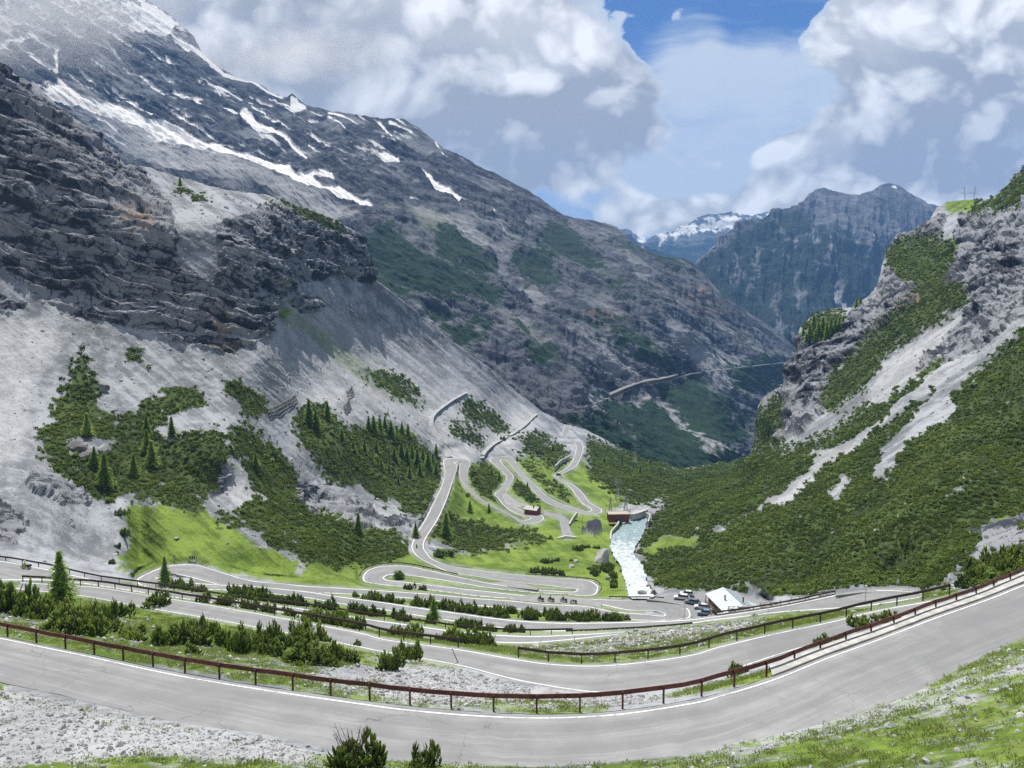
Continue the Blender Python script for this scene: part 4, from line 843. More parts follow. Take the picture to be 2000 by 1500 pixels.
rail_on('second', 'A', (1003, 1287), (1880, 1160), 1.7, 'brown guard rail below the grassy mound beside the second road', M_RAIL2)
rail_on('third', 'A', (-600, 1083), (1115, 1240), 1.4, 'brown guard rail along the third road passing the motorcyclist', M_RAIL2)
rail_on('fourth', 'B', (1105, 1233), (1350, 1218), 1.2, 'dark guard rail on the crest behind the grassy mound', M_RAIL2)
rail_on('fourth', 'B', (711, 1135), (895, 1127), 1.2, 'dark guard rail curving round the left middle hairpin', M_RAIL2)
rail_on('fourth', 'A', (1015, 1123), (1163, 1160), 1.2, 'dark guard rail round the hairpin left of the torrent', M_RAIL2)
rail_on('fourth', 'A', (1185, 1172), (1292, 1173), 1.3, 'dark guard rail on the bridge over the torrent', M_RAIL2)
rail_on('fourth', 'A', (1405, 1204), (1635, 1163), 1.0, 'dark guard rail in front of the metal roofed hut', M_RAIL2)
rail_on('fourth', 'A', (853, 1016), (888, 950), 0.8, 'low rail on the right edge of the viaduct', M_RAIL2, h=0.6)
rail_on('fourth', 'B', (812, 1044), (850, 975), 0.8, 'low rail with posts on the left edge of the viaduct', M_RAIL2, h=0.9)
# concrete kerb under the rail where the nearest road runs out to the right
a, b = edge_sub('nearest', 'A', (1500, 1330), (2600, 1094))
V, Fq, _ = strip(pl_offset(a, b, -0.5), pl_offset(a, b, -2.15), 0.17, 0.6)
tag(mesh_np('concrete_kerb', V, Fq, M_CONC, False), 'pale concrete kerb under the rusty red guard rail', 'kerb')
# river
def river():
    wb_ = fbm(NPX*0.05, NPY*0.05, NPX*0+3, 4, 0.6)*9*sstep(1150-NPY, 0, 25); msk = samp(RIVERM, NPX+wb_, NPY) > 0.45; R, C = msk.shape
    idx = np.arange(R*C).reshape(R, C); fm = msk[:-1, :-1] & msk[1:, :-1] & msk[1:, 1:] & msk[:-1, 1:]
    Fq = np.stack([idx[:-1, :-1], idx[1:, :-1], idx[1:, 1:], idx[:-1, 1:]], -1)[fm]
    used, inv = np.unique(Fq.ravel(), return_inverse=True)
    base = at(NPX.ravel()[used], NPY.ravel()[used], 1/samp(NI, NPX.ravel()[used], NPY.ravel()[used]))
    n = fbm(base[:, 0]/2.6, base[:, 1]/7.0, base[:, 2]/4, 4, 0.6, True); base[:, 2] += 0.6+n*0.9*sstep(1160-NPY.ravel()[used], 0, 20)
    foam = np.clip(0.20+n*0.6+np.interp(NPY.ravel()[used], [1015, 1040, 1060, 1080, 1170], [-0.45, -0.35, -0.15, 0.1, 0.3]), 0, 1)
    m, nt, b = material('torrent_water', 0.35, 0.5); o = nt.obj()
    f = nt.attr('foam'); k = nt.noise(o, 0.33, 7, 0.66, 1.2)
    nt.put(b.inputs['Base Color'], nt.mix(nt.smooth(f+(k-0.5)*2.6, 0.25, 0.85), (0.24, 0.33, 0.34), (0.64, 0.67, 0.67)))
    bp = nt.new('ShaderNodeBump'); bp.inputs['Strength'].default_value = 0.8; bp.inputs['Distance'].default_value = 0.5
    nt.put(bp.inputs['Height'], k); nt.l.new(bp.outputs[0], b.inputs['Normal'])
    tag(mesh_np('river', base, inv.reshape(-1, 4), m, True, {'foam': foam}), 'foaming white torrent', kind='structure')
river()

# ------------------------------------------------------------------ plants
def leaf_material(name, c0, c1, c2, trans=0.25):
    m, nt, b = material(name, 0.75, 0.25); t = nt.attr('tint'); oi = nt.new('ShaderNodeObjectInfo'); r = E(nt, oi.outputs['Random'])
    gp = nt.new('ShaderNodeNewGeometry'); wn_ = nt.noise(E(nt, gp.outputs['Position']), 0.03, 5, 0.65); t = t+(wn_-0.5)*1.7
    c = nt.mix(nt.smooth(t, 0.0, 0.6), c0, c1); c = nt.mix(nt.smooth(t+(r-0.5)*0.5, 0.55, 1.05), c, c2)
    nt.put(b.inputs['Base Color'], c)
    tr = nt.new('ShaderNodeBsdfTranslucent'); nt.put(tr.inputs[0], c); mx = nt.new('ShaderNodeMixShader'); mx.inputs[0].default_value = trans
    nt.l.new(b.outputs[0], mx.inputs[1]); nt.l.new(tr.outputs[0], mx.inputs[2]); nt.l.new(mx.outputs[0], nt.n['Material Output'].inputs[0])
    return m
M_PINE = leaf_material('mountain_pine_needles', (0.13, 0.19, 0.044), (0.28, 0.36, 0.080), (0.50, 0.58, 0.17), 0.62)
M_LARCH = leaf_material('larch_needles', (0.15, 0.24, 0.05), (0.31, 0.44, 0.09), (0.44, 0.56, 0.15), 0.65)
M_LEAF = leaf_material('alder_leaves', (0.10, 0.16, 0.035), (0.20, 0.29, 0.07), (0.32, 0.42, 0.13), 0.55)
M_GRASS = leaf_material('grass_blades', (0.20, 0.25, 0.06), (0.25, 0.30, 0.08), (0.38, 0.40, 0.16), 0.5)
M_BARK = simple_mat('bark', (0.13, 0.10, 0.08), 0.95, 0.3, 6.0)
def stone_material():
    m, nt, b = material('limestone', 0.9, 0.2); oi = nt.new('ShaderNodeObjectInfo'); r = E(nt, oi.outputs['Random']); f = nt.noise(nt.obj(), 1.6, 5, 0.65)
    c = nt.mix(nt.smooth(f, 0.3, 0.7), (0.30, 0.30, 0.30), (0.50, 0.50, 0.49)); c = nt.mix(r, c, (0.34, 0.33, 0.31)); c = nt.mix(nt.smooth(r, 0.75, 0.8)*0.7, c, (0.62, 0.62, 0.61))
    nt.put(b.inputs['Base Color'], c); bp = nt.new('ShaderNodeBump'); bp.inputs['Strength'].default_value = 0.7; bp.inputs['Distance'].default_value = 0.1
    nt.put(bp.inputs['Height'], nt.noise(nt.obj(), 5.0, 5, 0.7)); nt.l.new(bp.outputs[0], b.inputs['Normal']); return m
M_STONE = stone_material()
M_STONED = simple_mat('dark_rock', (0.20, 0.19, 0.185), 0.95, 0.35, 0.8)
def spindle(rng, base, tip, r, sides, rings):
    """one shoot: a bristly spindle"""
    d = tip-base; L = np.linalg.norm(d); t = d/L; a = np.cross(t, (0.3, 0.9, 0.1)); a /= np.linalg.norm(a); b = np.cross(t, a)
    V = []; prof = np.interp(np.linspace(0, 1, rings), [0, 0.35, 0.8, 1], [0.55, 1.0, 0.75, 0.25])
    for k in range(rings):
        p = base+d*(k/(rings-1))+np.array([0, 0, 0.12*L*(k/(rings-1))**2]); ph = rng.uniform(0, 6.28)
        for j in range(sides):
            q = ph*0.3+j*2*math.pi/sides; rr = r*prof[k]*rng.uniform(0.6, 1.4); V.append(p+rr*(a*math.cos(q)+b*math.sin(q)))
    Fs = [(k*sides+j, k*sides+(j+1) % sides, (k+1)*sides+(j+1) % sides, (k+1)*sides+j) for k in range(rings-1) for j in range(sides)]
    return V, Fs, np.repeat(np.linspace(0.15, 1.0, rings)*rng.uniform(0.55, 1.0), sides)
def bush_mesh(name, seed, w, h, n, r, sides=4, rings=4, lobes=9, mat=None, lean=0.0):
    rng = np.random.RandomState(seed); V = []; Fs = []; T = []
    L = [(rng.uniform(-0.44, 0.44)*w, rng.uniform(-0.30, 0.30)*w, rng.uniform(0.13, 0.26)*w, rng.uniform(0.4, 1.0)*h) for _ in range(lobes)]
    for i in range(n):
        cx, cy, lr, lh = L[i % lobes]
        th = rng.uniform(0, 6.283); ph = math.acos(rng.uniform(0.0, 1.0)); sx = math.sin(ph)
        out = np.array([cx+lr*sx*math.cos(th), cy+lr*sx*math.sin(th), lh*(0.18+0.82*math.cos(ph))*rng.uniform(0.82, 1.08)])
        up = np.array([0.75*sx*math.cos(th)+lean+rng.uniform(-.25,.25), 0.75*sx*math.sin(th)+rng.uniform(-.25,.25), 0.9]); up /= np.linalg.norm(up)
        ln = rng.uniform(0.16, 0.30)*h+0.1
        v, f, t = spindle(rng, out-up*ln, out, r*rng.uniform(0.7, 1.3), sides, rings)
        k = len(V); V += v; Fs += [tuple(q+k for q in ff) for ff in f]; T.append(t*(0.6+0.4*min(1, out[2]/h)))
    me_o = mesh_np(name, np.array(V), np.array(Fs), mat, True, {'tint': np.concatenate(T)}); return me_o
def stems_mesh(seed, w, h):
    rng = np.random.RandomState(seed); m = MB()
    for i in range(9):
        th = rng.uniform(0, 6.28); q = np.array([math.cos(th)*w*0.36, math.sin(th)*w*0.36, h*0.75])
        m.tube([(0.05*q[0], 0.05*q[1], -0.1), q*[0.6, 0.6, 0.45], q], [0.05, 0.035, 0.015], 5)
    return m
PINE = []
for k, (w, h, n) in enumerate([(3.4, 1.9, 300), (2.6, 2.0, 230), (4.2, 1.8, 380), (2.2, 1.3, 170), (3.0, 2.4, 280)]):
    root = empty('dwarf_pine', (0, 0, -500), 'x', 'shrub'); f = bush_mesh('foliage', 40+k, w, h, n, 0.085, mat=M_PINE); f.parent = root
    s = stems_mesh(60+k, w, h).build('stem', M_BARK, root); note_kids(root); PINE.append((root, w, h, [0]))
ALDER = []
def alder_mesh(seed, w, h, n):
    rng = np.random.RandomState(seed); c = rng.normal(size=(n, 3)); c /= np.linalg.norm(c, axis=1)[:, None]; c *= rng.uniform(0.5, 1, (n, 1))
    c = c*[w/2, w/2, h/2]+[0, 0, h*0.55]; c[:, :2] *= (0.6+0.4*np.sin(c[:, 2:3]*3+seed)); d = rng.normal(size=(n, 3, 3))*0.11
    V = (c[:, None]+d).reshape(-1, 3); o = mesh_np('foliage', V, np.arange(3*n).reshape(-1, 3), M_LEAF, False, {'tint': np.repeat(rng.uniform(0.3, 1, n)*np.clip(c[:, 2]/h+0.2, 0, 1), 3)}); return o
for k, (w, h, n) in enumerate([(3.0, 3.2, 1300), (2.0, 1.8, 700)]):
    root = empty('leafy_bush', (0, 0, -500), 'x', 'shrub'); f = alder_mesh(5+k, w, h, n); f.parent = root
    stems_mesh(90+k, w*0.7, h*0.9).build('stem', M_BARK, root); note_kids(root); ALDER.append((root, w, h, [0]))
def conifer_mesh(seed, H, R, droop=0.25, dens=1.0):
    rng = np.random.RandomState(seed); V = []; Fs = []; T = []; lv = int(38*dens)
    for i in range(lv):
        fz = 0.08+0.90*i/(lv-1); z = H*fz; rad = R*(1-fz)**0.8*rng.uniform(0.8, 1.15)+0.15; nb = max(5, int(13*(1-fz*0.5)))
        a0 = rng.uniform(0, 6.28)
        for j in range(nb):
            th = a0+j*6.283/nb+rng.uniform(-0.3, 0.3); rr = rad*rng.uniform(0.45, 1.25); dx, dy = math.cos(th), math.sin(th)
            for s in range(int(5+rr*3)):
                u_ = (s+rng.uniform(0.2, 0.9))/(5+rr*3); c = np.array([dx*rr*u_, dy*rr*u_, z-droop*rr*u_*u_+0.15*rr*(1-u_)])
                sz = (0.20+0.26*(1-u_))*(0.5+0.5*(1-fz))*H/10; w = rng.normal(size=(3, 3))*sz*[1, 1, 0.55]; k = len(V)
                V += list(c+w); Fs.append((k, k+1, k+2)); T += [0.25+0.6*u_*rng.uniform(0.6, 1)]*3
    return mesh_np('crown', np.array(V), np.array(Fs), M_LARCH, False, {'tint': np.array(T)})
TREES = []
for k, (H, R) in enumerate([(10, 3.0), (10, 2.4), (10, 3.4)]):
    root = empty('larch_tree', (0, 0, -500), 'x', 'tree'); c = conifer_mesh(11+k, H, R); c.parent = root
    m = MB(); m.tube([(0, 0, -0.6), (0, 0, 4), (0, 0, 9.2)], [0.2, 0.13, 0.03], 7); m.build('trunk', M_BARK, root); note_kids(root); TREES.append((root, 2*R, H, [0]))
def place(kit, p, sx, sz, label, cat, group, rz=None):
    root, w, h, used = kit
    o = root if not used[0] else copy_tree(root)
    used[0] = 1; o.location = p; o.scale = (sx, sx, sz); o.rotation_euler = (0, 0, random.uniform(0, 6.28) if rz is None else rz); tag(o, label, cat, group); return o
def px_size(px, py, n):          # metres that n photo pixels span on the ground at this spot
    p = ground(px, py); return n*p[1]/F*1.02, p
# larches: (px, py of the foot, height in px)
LARCH = [(121,1186,106,'feathery bright larch rising above the bushes by the second road'),(323,1142,54,'slim dark larch standing in front of the left hairpin bend'),(847,1214,44,'small dark conical larch between the third and fourth roads'),
 (871,1052,48,'dark larch at the upper left of the round shrubby knoll'),(700,1043,40,'bright larch amid the dark pines below the small cliffs'),(812,1050,28,'light green larch left of the viaduct'),
 (171,852,42,None),(206,954,66,'tallest larch of the group on the left shrub patch'),(185,912,38,None),(262,930,42,None),(287,852,38,None),(288,887,45,None),(297,912,49,None),(336,856,40,None),(500,915,28,None),(440,905,18,None),
 (604,830,48,None),(617,842,40,None),(640,822,34,None),(352,365,20,'lone larch high on the scree spur'),
 (730,850,36,None),(742,852,34,None),(752,846,32,None),(764,858,34,None),(720,842,28,None),(775,860,26,None),(785,845,20,None),(797,855,26,None),(712,885,26,None),(668,862,24,None),(690,880,20,None),(735,880,22,None),(770,900,26,None),(784,892,28,None),(795,905,30,None),(805,898,28,None),(815,912,34,None),(826,906,30,None),(836,918,34,None),(845,915,28,None),(852,930,26,None),(820,930,24,None),(800,935,24,None),(760,925,18,None),(728,905,16,None),(852,890,22,None),(778,945,16,None),(745,915,18,None)]
random.seed(11)
for i, (x_, y_, hp, lab) in enumerate(LARCH):
    hm, p = px_size(x_, y_, hp); kit = TREES[i % 3]; s = hm/10*1.08
    if lab is None:
        lab = 'green larch standing in the shrub patch on the left scree slope' if x_ < 560 else ('green larch on the dark shrub slope left of the viaduct' if x_ < 870 else 'x')
    place(kit, p, s*1.2, s, lab, 'tree', 'larches on the left slopes')
for x_, y_, hp in [(1568,664,26),(1580,668,36),(1588,660,44),(1598,664,36),(1606,658,38),(1614,662,32),(1622,656,36),(1630,652,30),(1638,650,30),(1574,672,22),(1646,640,24),(1592,670,26),(1611,670,22),(1672,604,22),(1680,596,18)]:
    hm, p = px_size(x_, y_, hp); place(TREES[random.randrange(3)], p, hm/10*1.1, hm/10, 'green conifer on the brink of the right hand cliff', 'tree', 'conifers on the right cliff top')
for x_, y_, hp in [(918,1000,24),(955,1000,18),(975,940,20),(1030,955,14),(1080,880,14),(960,930,18),(1010,900,12),(1180,905,16),(1250,925,16),(1215,905,14),(1290,930,14),(1270,905,14),(1340,935,12),(1375,925,12)]:
    hm, p = px_size(x_, y_, hp); place(TREES[random.randrange(3)], p, hm/10*1.2, hm/10, 'small dark conifer among the shrubs around the upper hairpins', 'tree', 'conifers around the upper hairpins')
# dwarf pines by the roads: (px, py of the foot, width px, label or None)
near_b = 'dark green dwarf pine on the bank between the nearest and second roads'
BUSH = [(690,1500,130,80),(735,1502,60,50),(830,1498,74,56),(15,1200,100,78),(60,1208,70,60),(110,1212,80,60),(160,1215,80,62),(200,1212,60,56),(235,1205,50,36),(125,1238,80,62),(175,1240,90,62),(207,1232,60,40),(250,1245,70,34),(272,1250,50,30),(310,1182,56,34),
 (335,1258,80,56),(370,1256,90,58),(400,1240,60,50),(378,1276,44,26),(440,1262,60,52),(470,1275,60,66),(500,1270,70,56),(520,1258,60,56),(545,1280,70,44),(600,1296,90,52),(640,1298,80,50),(674,1292,60,46),(590,1240,60,40),(630,1252,56,42),(758,1308,66,60),(800,1288,56,48),
 (700,1260,20,16),(1440,1318,54,34),(1690,1226,60,30),(1740,1214,50,26),(1610,1262,50,26),(1640,1254,40,20),(590,1265,70,44)]
random.seed(5)
for i, (x_, y_, wp, hp) in enumerate(BUSH):
    wm, p = px_size(x_, y_, wp); kit = PINE[i % 5]; hm = hp*p[1]/F*0.88
    lab = near_b if i > 2 else ('large ragged dwarf pine at the near edge of the nearest road', 'small dwarf pine touching the large ragged one at the road edge', 'separate dwarf pine at the near road edge right of the ragged one')[i]
    place(kit, p, wm/kit[1], hm/kit[2], lab, 'shrub', 'dwarf pines between the nearest and second roads' if i > 2 else 'dwarf pines at the near road edge')
# strips of dwarf pines between the other roads, foot points along each strip
def strip_bushes(pts, n, wp, hp, label, group, jit=4, seed=1, kits=None, force=False):
    rng = random.Random(seed); P = np.array(pts, float); s = np.concatenate([[0], np.cumsum(np.hypot(*np.diff(P, axis=0).T))])
    for k in range(n):
        t = rng.uniform(0, s[-1]); x_ = np.interp(t, s, P[:, 0]); y_ = np.interp(t, s, P[:, 1])+rng.uniform(-jit, jit)*0.5
        if samp(ROADM, x_, y_) > (0.75 if force else 0.3): continue
        f = rng.uniform(0.6, 1.25); wm, p = px_size(x_, y_, wp*f); kit = (kits or PINE)[rng.randrange(len(kits or PINE))]
        place(kit, p, wm/kit[1], hp*f*p[1]/F/kit[2], label, 'shrub', group)
strip_bushes([(400,1177),(470,1187),(540,1199),(640,1218),(700,1230)], 16, 34, 22, 'dwarf pine behind the guard rail of the second road', 'dwarf pines above the second road', 2, 1, None, True)
strip_bushes([(600,1212),(650,1220),(700,1229)], 14, 34, 30, 'dwarf pine behind the guard rail of the second road', 'dwarf pines above the second road', 2, 8, None, True)
strip_bushes([(730,1238),(810,1247),(860,1252),(905,1257),(955,1262)], 16, 38, 28, 'dwarf pine between the third road and the end of the brown rail', 'dwarf pines below the third road', 2, 2, None, True)
strip_bushes([(340,1149),(462,1166),(600,1184),(713,1202),(808,1214),(860,1222)], 48, 30, 24, 'dwarf pine between the third and fourth roads', 'dwarf pines between the third and fourth roads', 4, 3, None, True)
strip_bushes([(890,1225),(960,1233),(1020,1236)], 14, 28, 22, 'dwarf pine between the third and fourth roads', 'dwarf pines between the third and fourth roads', 2, 4, None, True)
strip_bushes([(420,1149),(520,1156),(600,1160)], 18, 26, 16, 'dwarf pine just below the left hairpin road', 'dwarf pines below the left hairpin', 2, 5, None, True)
strip_bushes([(640,1158),(720,1171),(790,1181)], 14, 26, 17, 'dwarf pine in the strip under the middle road', 'dwarf pines under the middle road', 2, 6, None, True)
strip_bushes([(800,1181),(880,1193),(950,1203),(1017,1209),(1105,1213),(1200,1213),(1290,1211)], 62, 30, 23, 'dwarf pine in the dense belt above the fourth road', 'dwarf pines in the belt above the fourth road', 3, 7, None, True)
strip_bushes([(850,1180),(950,1196),(1050,1204),(1150,1208)], 8, 24, 18, 'dwarf pine in the dense belt above the fourth road', 'dwarf pines in the belt above the fourth road', 3, 27, None, True)
strip_bushes([(1300,1210),(1340,1212)], 6, 20, 10, 'small pine at the bend beside the parking area', 'pines beside the parking area', 1, 9)
strip_bushes([(800,1152),(830,1152)], 5, 26, 14, 'dwarf pine between the two middle roads', 'dwarf pines between the middle roads', 2, 10)
strip_bushes([(724,1134),(742,1135)], 4, 16, 8, 'low pine inside the left middle hairpin', 'low pines inside the middle hairpin', 1, 11)
strip_bushes([(890,1136),(920,1140),(970,1146),(990,1150)], 9, 14, 10, 'small dark bush on the strip left of the torrent hairpin', 'bushes on the strip left of the torrent hairpin', 1, 12)
strip_bushes([(1045,1139),(1065,1143),(1088,1146)], 5, 14, 9, 'small dark bush inside the torrent hairpin', 'bushes inside the torrent hairpin', 1, 13)
strip_bushes([(770,1130),(800,1132),(812,1132)], 4, 20, 16, 'light green leafy bush inside the left middle hairpin', 'leafy bushes inside the middle hairpin', 1, 14, ALDER)
strip_bushes([(866,1114),(900,1117)], 2, 16, 16, 'light green leafy sapling beside the road under the viaduct', 'leafy saplings under the viaduct', 1, 15, ALDER)
strip_bushes([(835,1085),(850,1090),(880,1088),(895,1092)], 12, 22, 18, 'light green leafy bush inside the bend under the viaduct', 'leafy bushes inside the viaduct bend', 10, 16, ALDER)
strip_bushes([(920,920),(930,945),(950,955)], 10, 16, 14, 'light green leafy bush beside the upper hairpin', 'leafy bushes beside the upper hairpin', 10, 17, ALDER)
strip_bushes([(1050,1100),(1120,1098)], 12, 15, 10, 'dark bush on the meadow left of the torrent', 'bushes on the meadow left of the torrent', 5, 18)
strip_bushes([(1040,1118),(1100,1122)], 14, 15, 12, 'dark bush beside the torrent hairpin meadow', 'bushes beside the torrent hairpin meadow', 6, 19)
strip_bushes([(1120,1075),(1170,1070)], 6, 14, 9, 'dark bush on the grass near the big pale boulder', 'bushes near the big pale boulder', 6, 20)
strip_bushes([(1150,1125),(1175,1110),(1195,1120),(1200,1150)], 20, 18, 13, 'dark bush on the left bank of the torrent', 'bushes on the left bank of the torrent', 22, 21)
strip_bushes([(1190,1226),(1150,1232),(1215,1228)], 6, 26, 14, 'dwarf pine behind the grassy mound', 'dwarf pines behind the mound', 3, 22)
strip_bushes([(1675,1183),(1740,1176)], 6, 20, 12, 'dark pine on the mound beside the right hand bend', 'pines beside the right hand bend', 2, 23)
strip_bushes([(910,862),(940,830),(1020,880),(1090,900)], 8, 9, 8, 'dark bush on the pale scree above the upper hairpins', 'bushes on the pale scree', 10, 24)
strip_bushes([(1885,1150),(1920,1130),(1960,1120),(2010,1108)], 14, 60, 46, 'yellowish green dwarf pine beyond the red guard rail', 'dwarf pines beyond the red guard rail', 10, 25)
strip_bushes([(232,1000),(250,1015),(240,1060),(215,1098)], 6, 22, 15, 'dark bush at the left edge of the bright meadow', 'bushes at the edge of the bright meadow', 14, 26)

# ------------------------------------------------------------------ boulders, buildings, vehicles, people
def boulder(px, py, wpx, hpx, label, seed, mat=None, rough=0.35, squash=1.0):
    wm, p = px_size(px, py, wpx); o = rock_mesh('boulder', seed, 3, mat or M_STONE, rough, 1.0)
    o.location = p+[0, 0, hpx*p[1]/F*0.30]; o.scale = (wm*1.05, wm*0.9*squash, hpx*p[1]/F*1.25); o.rotation_euler = (0.1, 0.05, seed*1.3)
    return tag(o, label, 'boulder')
def rock_mesh(name, seed, sub=2, mat=None, rough=0.35, flat=0.75):
    bm = bmesh.new(); bmesh.ops.create_icosphere(bm, subdivisions=sub, radius=0.5)
    co = np.array([v.co[:] for v in bm.verts]); nn = fbm(co[:, 0]*1.7+seed, co[:, 1]*1.7, co[:, 2]*1.7, 3, 0.5)+0.5*fbm(co[:, 0]*4+seed, co[:, 1]*4, co[:, 2]*4, 2, 0.6, True)
    rq = np.random.RandomState(seed); co = co*(1+rough*1.4*nn[:, None])
    for _ in range(6):
        d = rq.normal(size=3); d /= np.linalg.norm(d); k = co@d; lim = 0.30+0.1*rq.rand(); co = co-np.maximum(k-lim, 0)[:, None]*d
    co[:, 2] *= flat
    for v, q in zip(bm.verts, co): v.co = q
    me = bpy.data.meshes.new(name); bm.to_mesh(me); bm.free(); me.materials.append(mat); return link(bpy.data.objects.new(name, me))
boulder(1060, 1368, 78, 26, 'large flat pale boulder behind the middle of the nearest guard rail', 3, rough=0.3)
boulder(1178, 1098, 34, 26, 'big pale boulder standing left of the torrent', 4)
boulder(1254, 1164, 16, 12, 'dark wet boulder in the foam just above the bridge', 5, M_STONED)
boulder(1116, 1109, 13, 9, 'grey boulder with a flat top on the meadow', 6)
boulder(1125, 1099, 12, 7, 'pale low boulder on the meadow behind a grey one', 7)
boulder(1187, 1133, 10, 10, 'small white boulder among bushes above the torrent hairpin', 8)
boulder(1363, 1037, 10, 8, 'lone white boulder high on the scrubby right bank', 9)
boulder(1046, 1264, 12, 9, 'small grey rock at the foot of the leaning stake', 10)
boulder(150, 880, 34, 20, 'largest dark boulder in the left shrub patch', 11, M_STONED)
boulder(166, 895, 26, 15, 'dark boulder beneath the largest one in the left shrub patch', 12, M_STONED)
boulder(203, 882, 24, 18, 'pale topped boulder right of the dark pair in the shrub patch', 13)
boulder(203, 762, 22, 12, 'dark boulder above the left shrub patch on the scree', 14, M_STONED)
boulder(640, 1330, 14, 9, 'grey rock near the rusty guard rail left of the rubble', 15)
boulder(680, 1338, 14, 10, 'bluish grey rock beside the rusty guard rail', 16)
boulder(848, 1348, 12, 8, 'white rock on the rubble bank behind the rusty rail', 17)
boulder(1530, 1222, 6, 5, 'small white rock on the flowery mound', 18)
boulder(1645, 1190, 8, 5, 'white rock on the mound near the lamp post', 19)
boulder(232, 1128, 9, 5, 'white rock where the meadow meets the third road', 20) if False else None
boulder(345, 1052, 10, 4, 'flat white rock on the bright meadow', 21)
boulder(510, 1072, 10, 6, 'pale rock on the right edge of the bright meadow', 22)
boulder(1214, 1118, 9, 7, 'brownish rock on the left edge of the torrent', 23, M_STONED)
boulder(1229, 1150, 8, 7, 'dark wet rock where the torrent meets the bushes', 24, M_STONED)
boulder(1268, 1150, 12, 9, 'dark rock on the right edge of the torrent above the bridge', 25, M_STONED)
boulder(1277, 1162, 16, 12, 'shaded rock between the torrent and the parking area', 26, M_STONED)
boulder(1202, 1060, 8, 6, 'small dark rock under the torrent wall', 27, M_STONED)

M_WHITEP = simple_mat('white_painted_wood', (0.72, 0.71, 0.68), 0.6, 0.1, 3)
M_RED = simple_mat('red_plaster', (0.24, 0.065, 0.045), 0.85, 0.2, 1.5)
M_ROOFM = simple_mat('metal_roof', (0.55, 0.60, 0.63), 0.4, 0.08, 1.2, 0.3, 0.5)
M_ROOFB = simple_mat('beige_flat_roof', (0.42, 0.37, 0.29), 0.9, 0.2, 2)
M_WOOD = simple_mat('brown_timber', (0.16, 0.085, 0.045), 0.8, 0.25, 3)
M_DARK = simple_mat('dark_glass', (0.02, 0.025, 0.03), 0.15, 0.2, 2, 0.0, 0.6)
M_TYRE = simple_mat('rubber', (0.02, 0.02, 0.02), 0.85, 0.2, 8)
M_STEEL = simple_mat('galvanised_steel', (0.32, 0.33, 0.34), 0.45, 0.15, 4, 0.6)
M_BLACK = simple_mat('black_metal', (0.025, 0.025, 0.028), 0.5, 0.2, 4, 0.3)
def base_at(px, py, H): return at(px, py, Y_of(py, H))

